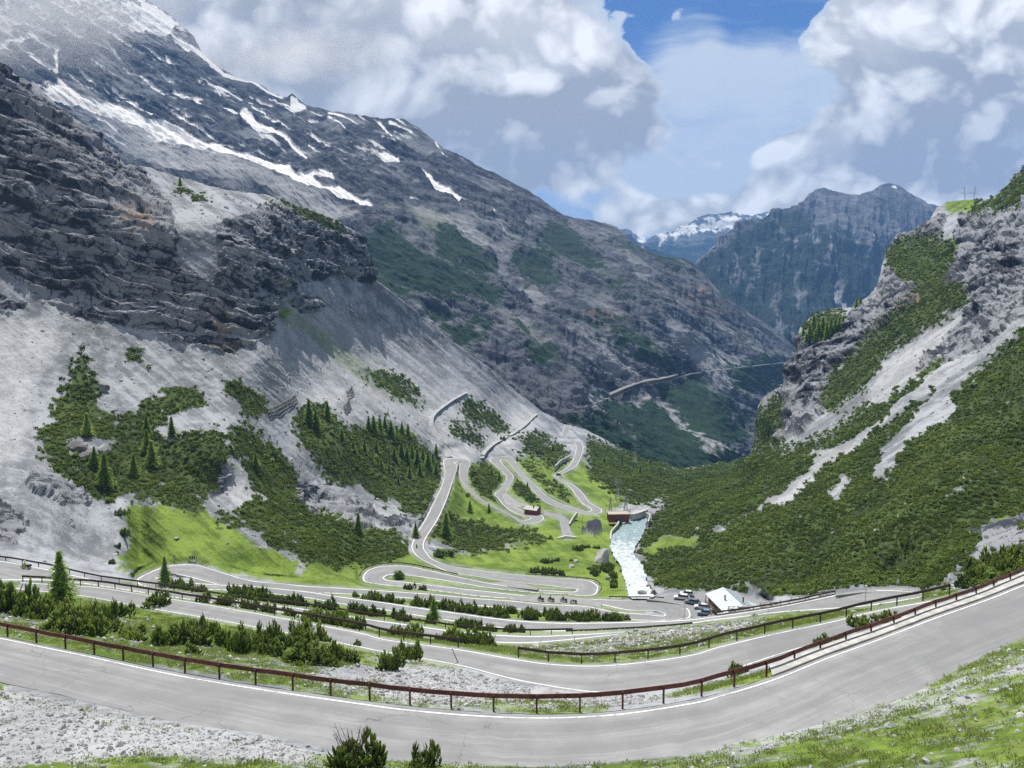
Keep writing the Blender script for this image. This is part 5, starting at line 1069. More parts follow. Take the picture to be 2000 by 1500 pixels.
# hut with a sheet metal roof beside the parking area
def hut():
    Rf, Rn = np.array(base_at(1412, 1147, 80.2)), np.array(base_at(1451, 1183, 80.2))
    r = (Rn-Rf); L = np.linalg.norm(r); r /= L; l = np.array([r[1], -r[0], 0.0]); l = -l if l[0] > 0 else l; rt = -l
    C0 = (Rf+Rn)/2; g = -4.3
    root = empty('mountain_hut', C0+[0, 0, g], 'hut with bright sheet metal gable roof beside the parking area', 'hut')
    lw, rw = 5.2, 4.2; dl, dr = 1.75, 1.55; e = L/2
    def P(a, b, z): return r*a+b*l+np.array([0, 0, z-g])          # along ridge, to the left, height above ridge
    def slab(m, q, th=0.14):
        q = np.array(q); dn = np.array([0, 0, -th]); V = list(q)+list(q+dn); m.add(V, [(0, 1, 2, 3), (7, 6, 5, 4), (0, 4, 5, 1), (1, 5, 6, 2), (2, 6, 7, 3), (3, 7, 4, 0)])
    m = MB(); slab(m, [P(-e, 0, 0), P(e, 0, 0), P(e+0.2, lw, -dl), P(-e, lw, -dl)]); slab(m, [P(-e, 0, 0.003), P(e, 0, 0.003), P(e-0.1, -rw, -dr), P(-e, -rw, -dr)])
    for k in range(1, 17):
        a = -e+k*2*e/17; m.tube([P(a, 0.05, 0.03), P(a, lw, -dl+0.03)], 0.035, 4); m.tube([P(a, -0.05, 0.03), P(a, -rw, -dr+0.03)], 0.035, 4)
    roof = m.build('roof', M_ROOFM, root)
    for (a, b, lab_) in ((0.5, 2.4, 'a'), (3.2, -1.7, 'b')):
        z = -abs(b)*(dl/lw); q = MB(); q.tube([P(a, b, z-0.2), P(a, b, z+1.15)], 0.19, 8); q.tube([P(a, b, z+1.15), P(a, b, z+1.32)], 0.28, 8); q.build('chimney', M_BLACK, roof)
    m = MB(); w0, w1 = lw-0.7, -(rw-0.6); e2 = e-0.5
    V = [P(-e2, w0, g), P(e2, w0, g), P(e2, w1, g), P(-e2, w1, g), P(-e2, w0, -dl*0.87-0.16), P(e2, w0, -dl*0.87-0.16), P(e2, w1, -dr*0.86-0.16), P(-e2, w1, -dr*0.86-0.16), P(-e2, 0, -0.17), P(e2, 0, -0.17)]
    m.add(V, [(0, 4, 5, 1), (2, 6, 7, 3), (1, 5, 9, 6, 2), (0, 3, 7, 8, 4)]); m.build('wall', simple_mat('tan_timber_wall', (0.34, 0.22, 0.12), 0.8, 0.25, 2), root)
    for k in range(5):
        a = -e2+1.3+k*2.35; q = MB(); q.add([P(a-0.6, w0+0.03, g+0.9), P(a+0.6, w0+0.03, g+0.9), P(a+0.6, w0+0.03, g+2.1), P(a-0.6, w0+0.03, g+2.1), P(a-0.6, w0-0.05, g+0.9), P(a+0.6, w0-0.05, g+0.9), P(a+0.6, w0-0.05, g+2.1), P(a-0.6, w0-0.05, g+2.1)], [(0, 1, 2, 3), (0, 4, 5, 1), (1, 5, 6, 2), (2, 6, 7, 3), (3, 7, 4, 0)]); q.build('window', M_DARK, root)
    q = MB(); q.add([P(e2+0.03, 1.0, g), P(e2+0.03, 2.1, g), P(e2+0.03, 2.1, g+2.1), P(e2+0.03, 1.0, g+2.1), P(e2-0.1, 1.0, g), P(e2-0.1, 2.1, g), P(e2-0.1, 2.1, g+2.1), P(e2-0.1, 1.0, g+2.1)], [(0, 1, 2, 3), (0, 4, 5, 1), (1, 5, 6, 2), (2, 6, 7, 3), (3, 7, 4, 0)]); q.build('door', M_WOOD, root)
    m = MB()                                      # open timber porch under the left eave
    for k in range(5): a = -e+0.3+k*(2*e-0.6)/4; m.tube([P(a, lw+0.15, g-0.3), P(a, lw-0.1, -dl-0.1)], 0.09, 5)
    m.box(P(0, lw+0.1, g+0.95), (2*e, 0.1, 0.12), math.atan2(r[1], r[0])); m.box(P(0, lw+0.1, g+0.5), (2*e, 0.08, 0.3), math.atan2(r[1], r[0])); m.build('porch', M_WOOD, root)
    # lower annex roof beyond the right slope
    m = MB(); slab(m, [P(-1.0, -rw-0.05, -dr-0.25), P(e+0.6, -rw-0.05, -dr-0.25), P(e+1.2, -rw-3.2, -dr-1.1), P(-0.2, -rw-3.0, -dr-1.1)]); m.build('annex_roof', M_ROOFM, root)
    m = MB(); m.box(P(e/2, -rw-1.5, (g-dr-1.3)/2), (e+0.2, 2.4, -g-dr-1.35), math.atan2(r[1], r[0])); m.build('annex_wall', M_WOOD, root)
hut()
def small_house():
    p = base_at(1040, 1003, 122.3); z0 = 0
    root = empty('roadside_house', p, 'small red walled house with pale gable roof at the upper road fork', 'house', rz=math.radians(-28))
    m = MB(); m.box((0, 0, 1.4), (8, 6, 3.4)); m.add([(-4, -3, 3.1), (4, -3, 3.1), (4, 0, 4.4), (-4, 0, 4.4), (-4, 3, 3.1), (4, 3, 3.1)], [(0, 3, 4), (1, 5, 2)]); m.build('wall', M_RED, root)
    m = MB()
    for s in (-1, 1):
        V = [(-4.4, 0, 4.62), (4.4, 0, 4.62), (4.4, s*3.5, 3.05), (-4.4, s*3.5, 3.05)]; V += [(a, b, c-0.16) for a, b, c in V]; m.add(V, [(0, 1, 2, 3), (7, 6, 5, 4), (0, 4, 5, 1), (1, 5, 6, 2), (2, 6, 7, 3), (3, 7, 4, 0)])
    rf = m.build('roof', simple_mat('pale_slate_roof', (0.46, 0.43, 0.42), 0.7, 0.12, 2), root)
    m = MB(); m.box((1.2, -0.9, 4.6), (0.6, 0.6, 1.4)); m.build('chimney', M_DARK, rf)
    for x_ in (-2.4, 0, 2.4): m = MB(); m.box((x_, -3.01, 1.7), (0.9, 0.06, 1.1)); m.build('window', M_DARK, root)
    m = MB(); m.box((4.01, 0.4, 1.0), (0.06, 1.0, 2.0)); m.build('door', M_WOOD, root)
small_house()
def gate_house():
    p = base_at(1207, 1014.5, 119.5); root = empty('weir_building', p, 'dark red flat roofed building at the head of the torrent', 'building', rz=math.radians(4))
    m = MB(); m.box((0, 0, 1.5), (11.4, 6.5, 4.4)); m.build('wall', M_RED, root)
    m = MB(); m.box((0, 0, 3.78), (12.2, 7.3, 0.16)); m.box((0, -3.5, 3.95), (12.2, 0.3, 0.22)); m.box((0, 3.5, 3.95), (12.2, 0.3, 0.22)); m.box((-5.95, 0, 3.952), (0.3, 6.7, 0.22)); m.box((5.95, 0, 3.952), (0.3, 6.7, 0.22)); m.build('roof', M_ROOFB, root)
    m = MB(); m.box((0.6, -3.28, 1.2), (4.4, 0.1, 2.3)); m.build('gate', M_DARK, root)
    for x_ in (-4, 4.4): m = MB(); m.box((x_, -3.27, 1.9), (0.9, 0.06, 0.9)); m.build('window', M_DARK, root)
gate_house()
def wall_along(pts, H, h, th, label, mat=M_CONC, name='retaining_wall', cat='wall'):
    P_ = [base_at(x_, y_, hh) for (x_, y_), hh in zip(pts, H)]; m = MB()
    for a, b in zip(P_[:-1], P_[1:]):
        d = b-a; t = d[:2]/np.linalg.norm(d[:2]); nrm = np.array([-t[1], t[0], 0])*th/2
        V = [a-nrm-[0, 0, 1.5], b-nrm-[0, 0, 1.5], b+nrm-[0, 0, 1.5], a+nrm-[0, 0, 1.5], a-nrm+[0, 0, h], b-nrm+[0, 0, h], b+nrm+[0, 0, h], a+nrm+[0, 0, h]]
        m.add(V, [(3, 2, 1, 0), (4, 5, 6, 7), (0, 1, 5, 4), (1, 2, 6, 5), (2, 3, 7, 6), (3, 0, 4, 7)])
    return tag(m.build(name, mat), label, cat)
wall_along([(1089, 1056), (1104, 1052), (1126, 1054)], [118.6, 118.8, 118.4], 1.6, 0.7, 'white concrete wall closing the service road', M_WHITEP)
wall_along([(1112, 1027), (1119, 1014), (1127, 1004)], [121, 122, 122.6], 1.3, 0.8, 'grey sloping retaining wall beside the service road')
wall_along([(1212, 1010), (1207, 1025), (1194, 1040), (1192, 1056)], [121, 119.5, 118, 116], 0.9, 0.8, 'pale stone wall along the left bank of the torrent')
wall_along([(1262, 1004), (1270, 1010), (1266, 1022)], [121.5, 120.5, 119.5], 1.2, 0.7, 'curved pale wall at the right side of the weir')
wall_along([(1231, 1010), (1240, 1009), (1262, 1001)], [119.8, 119.8, 122.5], 2.0, 2.4, 'pale concrete weir across the head of the torrent', name='weir', cat='weir')
wall_along([(1084, 920), (1096, 908), (1112, 900)], [135, 136, 136.8], 4.5, 1.0, 'pale retaining wall above the road at the foot of the scree')
wall_along([(1182, 1171), (1240, 1171.5), (1296, 1171)], [89.5, 89.3, 88.6], 0.5, 0.5, 'low stone parapet of the bridge over the torrent', name='parapet')
a, b = edge_sub('fourth', 'A', (1405, 1204), (1635, 1163)); e_ = resample(pl_offset(a, b, -0.75), 3.0)
m = MB()
for q0, q1 in zip(e_[:-1], e_[1:]):
    V = [q0-[0, 0, 3], q1-[0, 0, 3], q1-[0, 0, 3]+[0.05, 0.5, 0], q0-[0, 0, 3]+[0.05, 0.5, 0], q0+[0, 0, .2], q1+[0, 0, .2], q1+[0.05, 0.5, .2], q0+[0.05, 0.5, .2]]
    m.add(V, [(3, 2, 1, 0), (4, 5, 6, 7), (0, 1, 5, 4), (1, 2, 6, 5), (2, 3, 7, 6), (3, 0, 4, 7)])
tag(m.build('retaining_wall', M_CONC), 'long retaining wall edging the road in front of the hut', 'wall')
# white fence panels along that wall
fpts = resample(pl_offset(a, b, -1.5), 6.2)
for i, (q0, q1) in enumerate(zip(fpts[:-1], fpts[1:])):
    q1 = q0+(q1-q0)*0.66; root = empty('fence_panel', q0, 'white two rail fence panel on the wall near the hut', 'fence', 'white fence panels on the wall'); d = q1-q0; an = math.atan2(d[1], d[0]); L_ = np.linalg.norm(d)
    for s in (0.03, 0.5, 0.97): m = MB(); m.box(d*s+[0, 0, 0.55], (0.16, 0.14, 1.3), an); m.build('post', M_WHITEP, root)
    for z in (0.5, 0.95): m = MB(); m.box(d*0.5+[0, 0, z], (L_, 0.06, 0.2), an); m.build('rail', M_WHITEP, root)
# viaduct piers
root = empty('viaduct', base_at(858, 1010, 118), 'stone viaduct side carrying the road above the knoll', 'viaduct'); o_ = np.array(root.location)
a, b = edge_sub('fourth', 'A', (840, 1035), (874, 972)); e_ = resample(pl_offset(a, b, -0.2), 6)
m = MB()
for q0, q1 in zip(e_[:-1], e_[1:]):
    V = [q0-[0, 0, 9]-o_, q1-[0, 0, 9]-o_, q1-[-.1, 0, .4]-o_, q0-[-.1, 0, .4]-o_]; V += [v_+np.array([-0.8, 0, 0]) for v_ in V]; m.add(V, [(0, 1, 2, 3), (7, 6, 5, 4), (0, 4, 5, 1), (1, 5, 6, 2), (2, 6, 7, 3), (3, 7, 4, 0)])
m.build('side_wall', M_STONED, root)
for q in e_[::2]: m = MB(); m.box(q-[-0.5, 0, 5]-o_, (1.1, 1.1, 9.4)); m.build('pier', M_CONC, root)

# poles, stakes, markers
def pole(px, py, H, h, r, label, lean=(0, 0), mat=M_STEEL, name='pole', lamp=False):
    p = base_at(px, py, H) if H else ground(px, py); root = empty(name, p, label, 'lamp post' if lamp else 'pole')
    m = MB(); m.tube([(0, 0, -0.4), (lean[0]*h, lean[1]*h, h)], [r, r*0.75], 8); m.build('shaft', mat, root)
    m = MB(); m.tube([(lean[0]*h, lean[1]*h, h), (lean[0]*h, lean[1]*h, h+0.12)], [r*1.4, r*0.6], 8); m.build('cap', mat, root)
    if lamp: m = MB(); m.box((0, 0, h+0.2), (0.5, 0.35, 0.25), 0, None, 0.7); m.build('lamp_head', M_WHITEP, root)
    return root
pole(1690, 1182, None, 4.0, 0.07, 'thin lamp post on the mound by the right hand bend', lamp=True, name='lamp_post')
pole(1632, 1154, None, 3.4, 0.05, 'tall thin pole behind the end of the white fence')
pole(1337, 1210, None, 5.0, 0.06, 'thin pole at the bend beside the parking area')
pole(898, 1296, None, 1.5, 0.05, 'dark snow stake leaning left below the second road', (-0.6, 0.3), M_BLACK, 'snow_stake')
pole(1049, 1264, None, 1.6, 0.05, 'pale wooden stake leaning right beside a rock', (0.55, 0.2), M_WHITEP, 'snow_stake')
pole(1137, 1035, None, 9.0, 0.12, 'tall grey pole beside the service road', name='power_pole')
DEL = [(647,1162),(721,1170),(799,1184),(888,1196),(1008,1212) ,(1211,1213),(1309,1210),(1334,1210),(1646,1162),(1667,1156),(1500,1195),(470,1170),(1122,1253)]
d0 = None
for x_, y_ in DEL:
    p = ground(x_, y_)
    if d0 is None:
        d0 = empty('marker_post', p, 'x', 'marker post'); m = MB(); m.box((0, 0, 0.4), (0.14, 0.1, 1.1), 0, None, 0.8); m.build('shaft', M_WHITEP, d0); m = MB(); m.box((0, 0, 0.85), (0.145, 0.105, 0.18)); m.build('band', M_BLACK, d0); note_kids(d0); o = d0
    else: o = copy_tree(d0); o.location = p
    tag(o, 'small white marker post with a black band at the road edge', 'marker post', 'marker posts beside the roads')
for x_, y_, lb in ((1753, 1145, 'white bent marker sign above the right hand gravel turnout'), (1795, 1148, 'white marker sign at the far end of the gravel turnout')):
    root = empty('marker_sign', ground(x_, y_), lb, 'sign'); m = MB(); m.tube([(0, 0, -0.3), (0, 0, 1.0)], 0.05, 6); m.build('shaft', M_STEEL, root); m = MB(); m.box((0, -0.06, 1.2), (0.6, 0.05, 0.9)); m.build('panel', M_WHITEP, root)
root = empty('gate', ground(1862, 1152), 'white wooden gate at the right end of the brown rail', 'gate')
for x_ in (-0.9, 0.9): m = MB(); m.box((x_, 0, 0.6), (0.15, 0.12, 1.6)); m.build('post', M_WHITEP, root)
for z in (0.6, 1.1): m = MB(); m.box((0, -0.1, z), (2.2, 0.05, 0.2)); m.build('rail', M_WHITEP, root)
# chevron sign board outside the left hairpin
def chevrons(px, py, n, label):
    p = ground(px, py); w = 0.95*n; root = empty('chevron_sign', p, label, 'sign'); root.scale = (0.6, 0.6, 0.6)
    for x_ in (-w/2+0.3, w/2-0.3): m = MB(); m.tube([(x_, 0.06, -0.4), (x_, 0.06, 1.1)], 0.05, 6); m.build('post', M_STEEL, root)
    m = MB(); m.box((0, 0, 1.3), (w, 0.05, 1.5)); bd = m.build('board', M_BLACK, root)
    for k in range(n):
        c = -w/2+0.95*(k+0.5); V = []
        for (a_, b_) in ((-0.28, 0.62), (0.02, 0.62), (0.30, 0), (0.02, -0.62), (-0.28, -0.62), (0.0, 0)): V.append((c+a_, -0.035, 1.3+b_))
        m = MB(); m.add(V+[(x_, -0.026, z_) for x_, y_, z_ in V], [(0, 5, 2, 1), (5, 4, 3, 2), (0, 1, 7, 6), (1, 2, 8, 7), (2, 3, 9, 8), (3, 4, 10, 9)]); m.build('chevron', M_WHITEP, bd)
chevrons(376, 1094, 4, 'black board with four white chevrons above the left hairpin')
chevrons(340, 1092, 1, 'single chevron board left of the four chevron board')

# avalanche barriers on the scree
def barrier(p0, p1, label):
    root = empty('avalanche_barrier', ground(*p0), label, 'barrier', 'avalanche barriers on the left scree'); o_ = np.array(root.location); n = 9
    for k in range(3):
        m = MB()
        pts = [ground(p0[0]+(p1[0]-p0[0])*t+k*2, p0[1]+(p1[1]-p0[1])*t+k*6.5+12*t*(1-t)) for t in np.linspace(0, 1, n)]
        pts = [q-o_ for q in pts]
        for hh in (0.5, 1.1, 1.7): m.tube([q+[0, 0, hh] for q in pts], 0.16, 4)
        for q in pts: m.tube([q-[0, 0, .4], q+[0, 0, 2.1]], 0.1, 5)
        m.build('rack', M_STONED, root)
barrier((522, 806), (578, 776), 'largest triple row avalanche barrier curving across the scree')
barrier((671, 798), (682, 784), 'small avalanche barrier on the scree left of the gravel track')
barrier((676, 770), (688, 758), 'upper small avalanche barrier on the pale scree')

# pylons
def lattice(name, p, H, w, label, portal=False, group='lattice pylons in the valley'):
    root = empty(name, p, label, 'pylon', group); m = MB(); t = 0.12 if H < 40 else 0.2
    if portal:
        for s in (-1, 1):
            for lx in (-1, 1):
                m.tube([(s*w*0.42+lx*0.6, 0, 0), (s*w*0.42+s*w*0.16+lx*0.3, 0, H)], t, 4)
            for k in range(8):
                z = H*k/8; x_ = s*w*0.42+s*w*0.16*k/8; m.tube([(x_-0.6, 0, z), (x_+0.6+s*w*0.02, 0, z+H/8)], t*0.6, 4)
        m.build('tower', M_STEEL, root); m = MB(); m.tube([(-w*0.95, 0, H*0.55), (w*0.95, 0, H*0.55)], t, 4); m.tube([(-w*0.95, 0, H*0.55+1.2), (w*0.95, 0, H*0.55+1.2)], t*0.7, 4); m.build('crossarm', M_STEEL, root)
        return root
    C4 = [(-1, -1), (1, -1), (1, 1), (-1, 1)]; lv = 9
    for a_, b_ in C4: m.tube([(a_*w/2, b_*w/2, 0), (a_*w*0.12, b_*w*0.12, H*0.8), (0, 0, H)], t, 4)
    for k in range(lv):
        z0, z1 = H*0.8*k/lv, H*0.8*(k+1)/lv; r0, r1 = (w/2*(1-k/lv)+w*0.12*k/lv), (w/2*(1-(k+1)/lv)+w*0.12*(k+1)/lv)
        for i in range(4):
            a_, b_ = C4[i], C4[(i+1) % 4]; m.tube([(a_[0]*r0, a_[1]*r0, z0), (b_[0]*r1, b_[1]*r1, z1)], t*0.55, 3); m.tube([(b_[0]*r0, b_[1]*r0, z0), (a_[0]*r1, a_[1]*r1, z1)], t*0.55, 3)
    m.build('tower', M_STEEL, root)
    for z, aw in ((0.78, 0.9), (0.88, 0.7), (0.68, 0.75)): m = MB(); m.tube([(-w*aw, 0, H*z), (0, 0, H*z+0.8), (w*aw, 0, H*z)], t*0.8, 4); m.tube([(-w*aw, 0, H*z), (w*aw, 0, H*z)], t*0.6, 4); m.build('crossarm', M_STEEL, root)
    return root
for x_, y_, hp, lb in ((1207, 975, 44, 'lattice pylon on the bright meadow above the upper hairpin'), (1192, 1000, 30, 'short lattice pylon left of the red flat roofed building'), (1222, 998, 32, 'short lattice pylon behind the red flat roofed building'), (1240, 905, 44, 'distant lattice pylon in the dark valley scrub')):
    p = ground(x_, y_); hh = hp*p[1]/F; lattice('lattice_pylon', p, hh, hh*0.22, lb)
p = ground(1893, 391); hh = 27*p[1]/F; lattice('portal_pylon', p+[0, 0, -1], hh, 9.0, 'twin leg pylon on the skyline above the right hand cliff', True)

# far road with its gallery on the dark slope
def surf(P_, X_, Y_, px, py, row0):
    c = int(np.abs(X_[0]-px).argmin()); r = row0+int(np.abs(Y_[row0:, c]-py).argmin()); return P_[r, c].astype(float)
def far_pt(px, py): q = surf(CPt, CPX, CPY, px, py, 12); return q*(1-3.0/q[1])
RD = [(1133,801),(1150,797),(1166,790),(1180,780),(1195,770),(1215,762),(1240,758),(1265,754),(1290,750),(1308,746),(1325,738),(1345,736),(1370,733),(1390,731),(1432,722),(1455,720),(1480,716),(1510,712),(1540,708)]
RD = [tuple(q) for q in catmull(RD, 4)]
P_ = np.array([far_pt(*q) for q in RD]); P_ = np.stack([np.convolve(np.pad(P_[:, k_], 4, mode='edge'), np.ones(9)/9, 'valid') for k_ in range(3)], 1); Q_ = P_+np.array([0, -5.5, 0.0])
V, Fq, _ = strip(P_, Q_, 1.0, 2.0); tag(mesh_np('far_road', V, Fq, M_GRAVEL, False, {'wear': np.zeros(len(V))}), 'pale road cut across the dark mountainside', kind='structure')
root = empty('avalanche_gallery', P_[16], 'dark gallery roof sheltering the far mountain road', 'gallery'); o_ = P_[16]; m = MB(); g2 = MB()
for q0, q1 in zip(P_[16:38], P_[17:39]):
    for f0 in (0,): V = [q0-o_+[0, 9, 7], q1-o_+[0, 9, 7], q1-o_+[0, -8.5, 6], q0-o_+[0, -8.5, 6]]; V += [np.array(v_)-[0, 0, 1.0] for v_ in V]; m.add(V, [(0, 1, 2, 3), (7, 6, 5, 4), (0, 4, 5, 1), (1, 5, 6, 2), (2, 6, 7, 3), (3, 7, 4, 0)])
    for s in np.linspace(0, 1, 2, endpoint=False): g2.box(q0+(q1-q0)*s-o_+[0, -8, 3], (0.9, 0.9, 6))
m.build('roof', M_STONED, root); g2.build('pillar', M_STONED, root)['kind'] = 'stuff'

# gravel tracks climbing the scree
for pts, lb in (([(1048,808),(1030,825),(1010,842),(985,856),(962,868),(945,884),(938,898)], 'pale gravel track slanting down the scree to the upper hairpins'), ([(912,766),(890,778),(868,792),(848,808),(840,820),(842,834),(852,850),(866,868),(874,884),(878,895)], 'winding pale gravel track on the scree left of the upper hairpins')):
    C_ = np.array([surf(NPt, NPX, NPY, x_, y_, 14) for x_, y_ in catmull(pts, 6)]); C_ = np.stack([np.convolve(np.pad(C_[:, k_], 2, mode='edge'), np.ones(5)/5, 'valid') for k_ in range(3)], 1); T_ = np.gradient(C_, axis=0); T_[:, 2] = 0; T_ /= np.linalg.norm(T_, axis=1)[:, None]; N_ = np.stack([-T_[:, 1], T_[:, 0], T_[:, 0]*0], 1)*2.6
    V, Fq, _ = strip(C_-N_, C_+N_, 0.75); tag(mesh_np('gravel_track', V, Fq, simple_mat('pale_track', (0.34, 0.345, 0.34), 0.95, 0.2, 0.5), False, {'wear': np.zeros(len(V))}), lb, kind='structure')

# cars
def car(px, py, H, L, heading, col, label, wagon=0.0, name='parked_car'):
    p = base_at(px, py, H); root = empty(name, p, label, 'car', 'cars', heading); W_ = 1.8; hb = 0.85; hr = 1.5+0.12*wagon
    mat = simple_mat('paint_%d_%d_%d' % tuple(int(c_*100) for c_ in col), col, 0.3, 0.04, 1, 0.1, 0.6)
    prof = [(-L/2, 0.35), (-L/2-0.03, 0.62), (-L/2+0.08, hb+0.08), (-L/2+0.3, hb+0.14), (L*0.14, hb+0.10), (L/2-0.75, hb-0.02), (L/2-0.12, hb-0.16), (L/2, 0.6), (L/2-0.03, 0.33)]
    m = MB(); n = len(prof); V = []
    for s, k in ((-1, 0.94), (-1, 1), (1, 1), (1, 0.94)):
        V += [(x_*(0.985 if k < 1 else 1), s*W_/2*(k if k < 1 else 1.0)*(1 if z < 0.75 else 0.985), z if k == 1 else (z-0.02 if z > 0.7 else z)) for x_, z in prof]
    Fs = [(i+k*n, i+1+k*n, i+1+(k+1)*n, i+(k+1)*n) for k in range(3) for i in range(n-1)]+[tuple(range(n-1, -1, -1)), tuple(range(3*n, 4*n)), (0, n, 2*n, 3*n), (n-1, 4*n-1, 3*n-1, 2*n-1)]
    m.add(V, Fs)
    x0, x1, x2, x3 = -L/2+0.18+0.1*(1-wagon), -L/2+0.55+0.35*(1-wagon), L*0.06, L*0.24
    V = [(x_, s*W_/2*k, z) for s in (-1, 1) for x_, z, k in ((x1, hr, 0.70), (x2, hr, 0.70), ((x1+x2)/2, hr+0.03, 0.70))]
    m.add([(x1, -0.62, hr), (x2, -0.62, hr), (x2, 0.62, hr), (x1, 0.62, hr), (x1-0.03, -0.66, hr-0.06), (x2+0.05, -0.66, hr-0.06), (x2+0.05, 0.66, hr-0.06), (x1-0.03, 0.66, hr-0.06)], [(0, 1, 2, 3), (0, 4, 5, 1), (1, 5, 6, 2), (2, 6, 7, 3), (3, 7, 4, 0)])
    m.build('body', mat, root, False, 0.03)
    m = MB(); m.add([(x1-0.02, -0.65, hr-0.061), (x2+0.04, -0.65, hr-0.061), (x2+0.04, 0.65, hr-0.061), (x1-0.02, 0.65, hr-0.061), (x0, -0.82, hb+0.10), (x3, -0.82, hb+0.06), (x3, 0.82, hb+0.06), (x0, 0.82, hb+0.10)], [(0, 4, 5, 1), (1, 5, 6, 2), (2, 6, 7, 3), (3, 7, 4, 0)]); m.build('window', M_DARK, root)
    for sx in (-1, 1):
        for s in (-1, 1):
            m = MB(); m.tube([(sx*L*0.31, s*(W_/2-0.2), 0.33), (sx*L*0.31, s*(W_/2+0.01), 0.33)], 0.33, 14); wh = m.build('wheel', M_TYRE, root)
            m = MB(); m.tube([(sx*L*0.31, s*(W_/2+0.0), 0.33), (sx*L*0.31, s*(W_/2+0.03), 0.33)], 0.2, 10); m.build('rim', M_STEEL, wh)
    for s in (-1, 1):
        m = MB(); m.box((L/2-0.05, s*0.66, 0.68), (0.12, 0.34, 0.14)); m.build('headlight', M_WHITEP, root)
        m = MB(); m.box((-L/2+0.02, s*0.7, 0.8), (0.12, 0.24, 0.2)); m.build('tail_light', simple_mat('red_lens', (0.4, 0.02, 0.02), 0.3, 0.1), root)
        m = MB(); m.box((x3-0.15, s*1.0, hb+0.14), (0.16, 0.2, 0.13)); m.build('mirror', mat, root)
    return root
car(1331, 1170, 86.35, 4.6, math.radians(165), (0.72, 0.73, 0.75), 'white car parked nearest the torrent', 0.8)
car(1352, 1179, 86.35, 4.4, math.radians(150), (0.16, 0.19, 0.24), 'dark grey car parked between two white cars', 0.5)
car(1371, 1189, 86.3, 4.5, math.radians(160), (0.70, 0.71, 0.74), 'white car parked beside the hut porch', 0.8)
car(1376, 1200, 86.2, 4.2, math.radians(165), (0.24, 0.30, 0.40), 'blue grey car parked closest to the fence', 0.4)
car(1341, 1163, 86.35, 4.2, math.radians(160), (0.55, 0.56, 0.58), 'silver car parked at the back of the row', 0.6)
car(1091, 928, 134.3, 4.3, math.radians(40), (0.03, 0.035, 0.045), 'dark car driving on the upper road near the scree', 0.3, 'moving_car')
car(874, 990, 111.5, 4.8, math.radians(70), (0.25, 0.30, 0.40), 'blue grey car standing in shade right of the viaduct', 0.9)

# people and motorcycles
def skin_body(name, J, edges, rad, mat, parent=None):
    me = bpy.data.meshes.new(name); me.from_pydata(J, edges, []); me.update(); o = link(bpy.data.objects.new(name, me), parent)
    md = o.modifiers.new('skin', 'SKIN'); 
    for v, r_ in zip(me.skin_vertices[0].data, rad): v.radius = (r_, r_)
    me.skin_vertices[0].data[0].use_root = True
    s = o.modifiers.new('sub', 'SUBSURF'); s.levels = 1; s.render_levels = 1; me.materials.append(mat); return o
RIDE = [(0,0,0.85),(0.05,0,1.1),(0.14,0,1.34),(0.17,0,1.47),(0.2,0,1.6), (0.12,0.2,1.33),(0.3,0.27,1.12),(0.52,0.3,1.05), (0.12,-0.2,1.33),(0.3,-0.27,1.12),(0.52,-0.3,1.05), (0.06,0.14,0.83),(0.34,0.24,0.72),(0.12,0.22,0.38),(0.24,0.23,0.33), (0.06,-0.14,0.83),(0.34,-0.24,0.72),(0.12,-0.22,0.38),(0.24,-0.23,0.33)]
RIDE_E = [(0,1),(1,2),(2,3),(3,4),(2,5),(5,6),(6,7),(2,8),(8,9),(9,10),(0,11),(11,12),(12,13),(13,14),(0,15),(15,16),(16,17),(17,18)]
RIDE_R = [0.15,0.16,0.17,0.06,0.11,0.08,0.06,0.045,0.08,0.06,0.045,0.1,0.085,0.06,0.05,0.1,0.085,0.06,0.05]
STAND = [(0,0,0.95),(0,0,1.15),(0,0,1.40),(0.01,0,1.52),(0.02,0,1.65),(0,0.19,1.40),(0.02,0.25,1.12),(0.1,0.24,0.88),(0,-0.19,1.40),(0.02,-0.25,1.12),(0.1,-0.24,0.88),(0,0.1,0.9),(0.02,0.12,0.5),(-0.02,0.12,0.08),(0.12,0.13,0.04),(0,-0.1,0.9),(0.02,-0.13,0.5),(0,-0.13,0.08),(0.14,-0.14,0.04)]
def person(p, rz, label, J, cloth, helmet, name='person'):
    root = empty(name, p, label, 'person', None, rz); skin_body('body', J, RIDE_E, RIDE_R, cloth, root)
    h = np.array(J[4]); bm = bmesh.new(); bmesh.ops.create_uvsphere(bm, u_segments=12, v_segments=9, radius=0.145)
    for v in bm.verts: v.co = (v.co.x*1.1+h[0], v.co.y+h[1], v.co.z*1.05+h[2]+0.04)
    me = bpy.data.meshes.new('helmet'); bm.to_mesh(me); bm.free(); me.materials.append(helmet); link(bpy.data.objects.new('helmet', me), root)
    return root
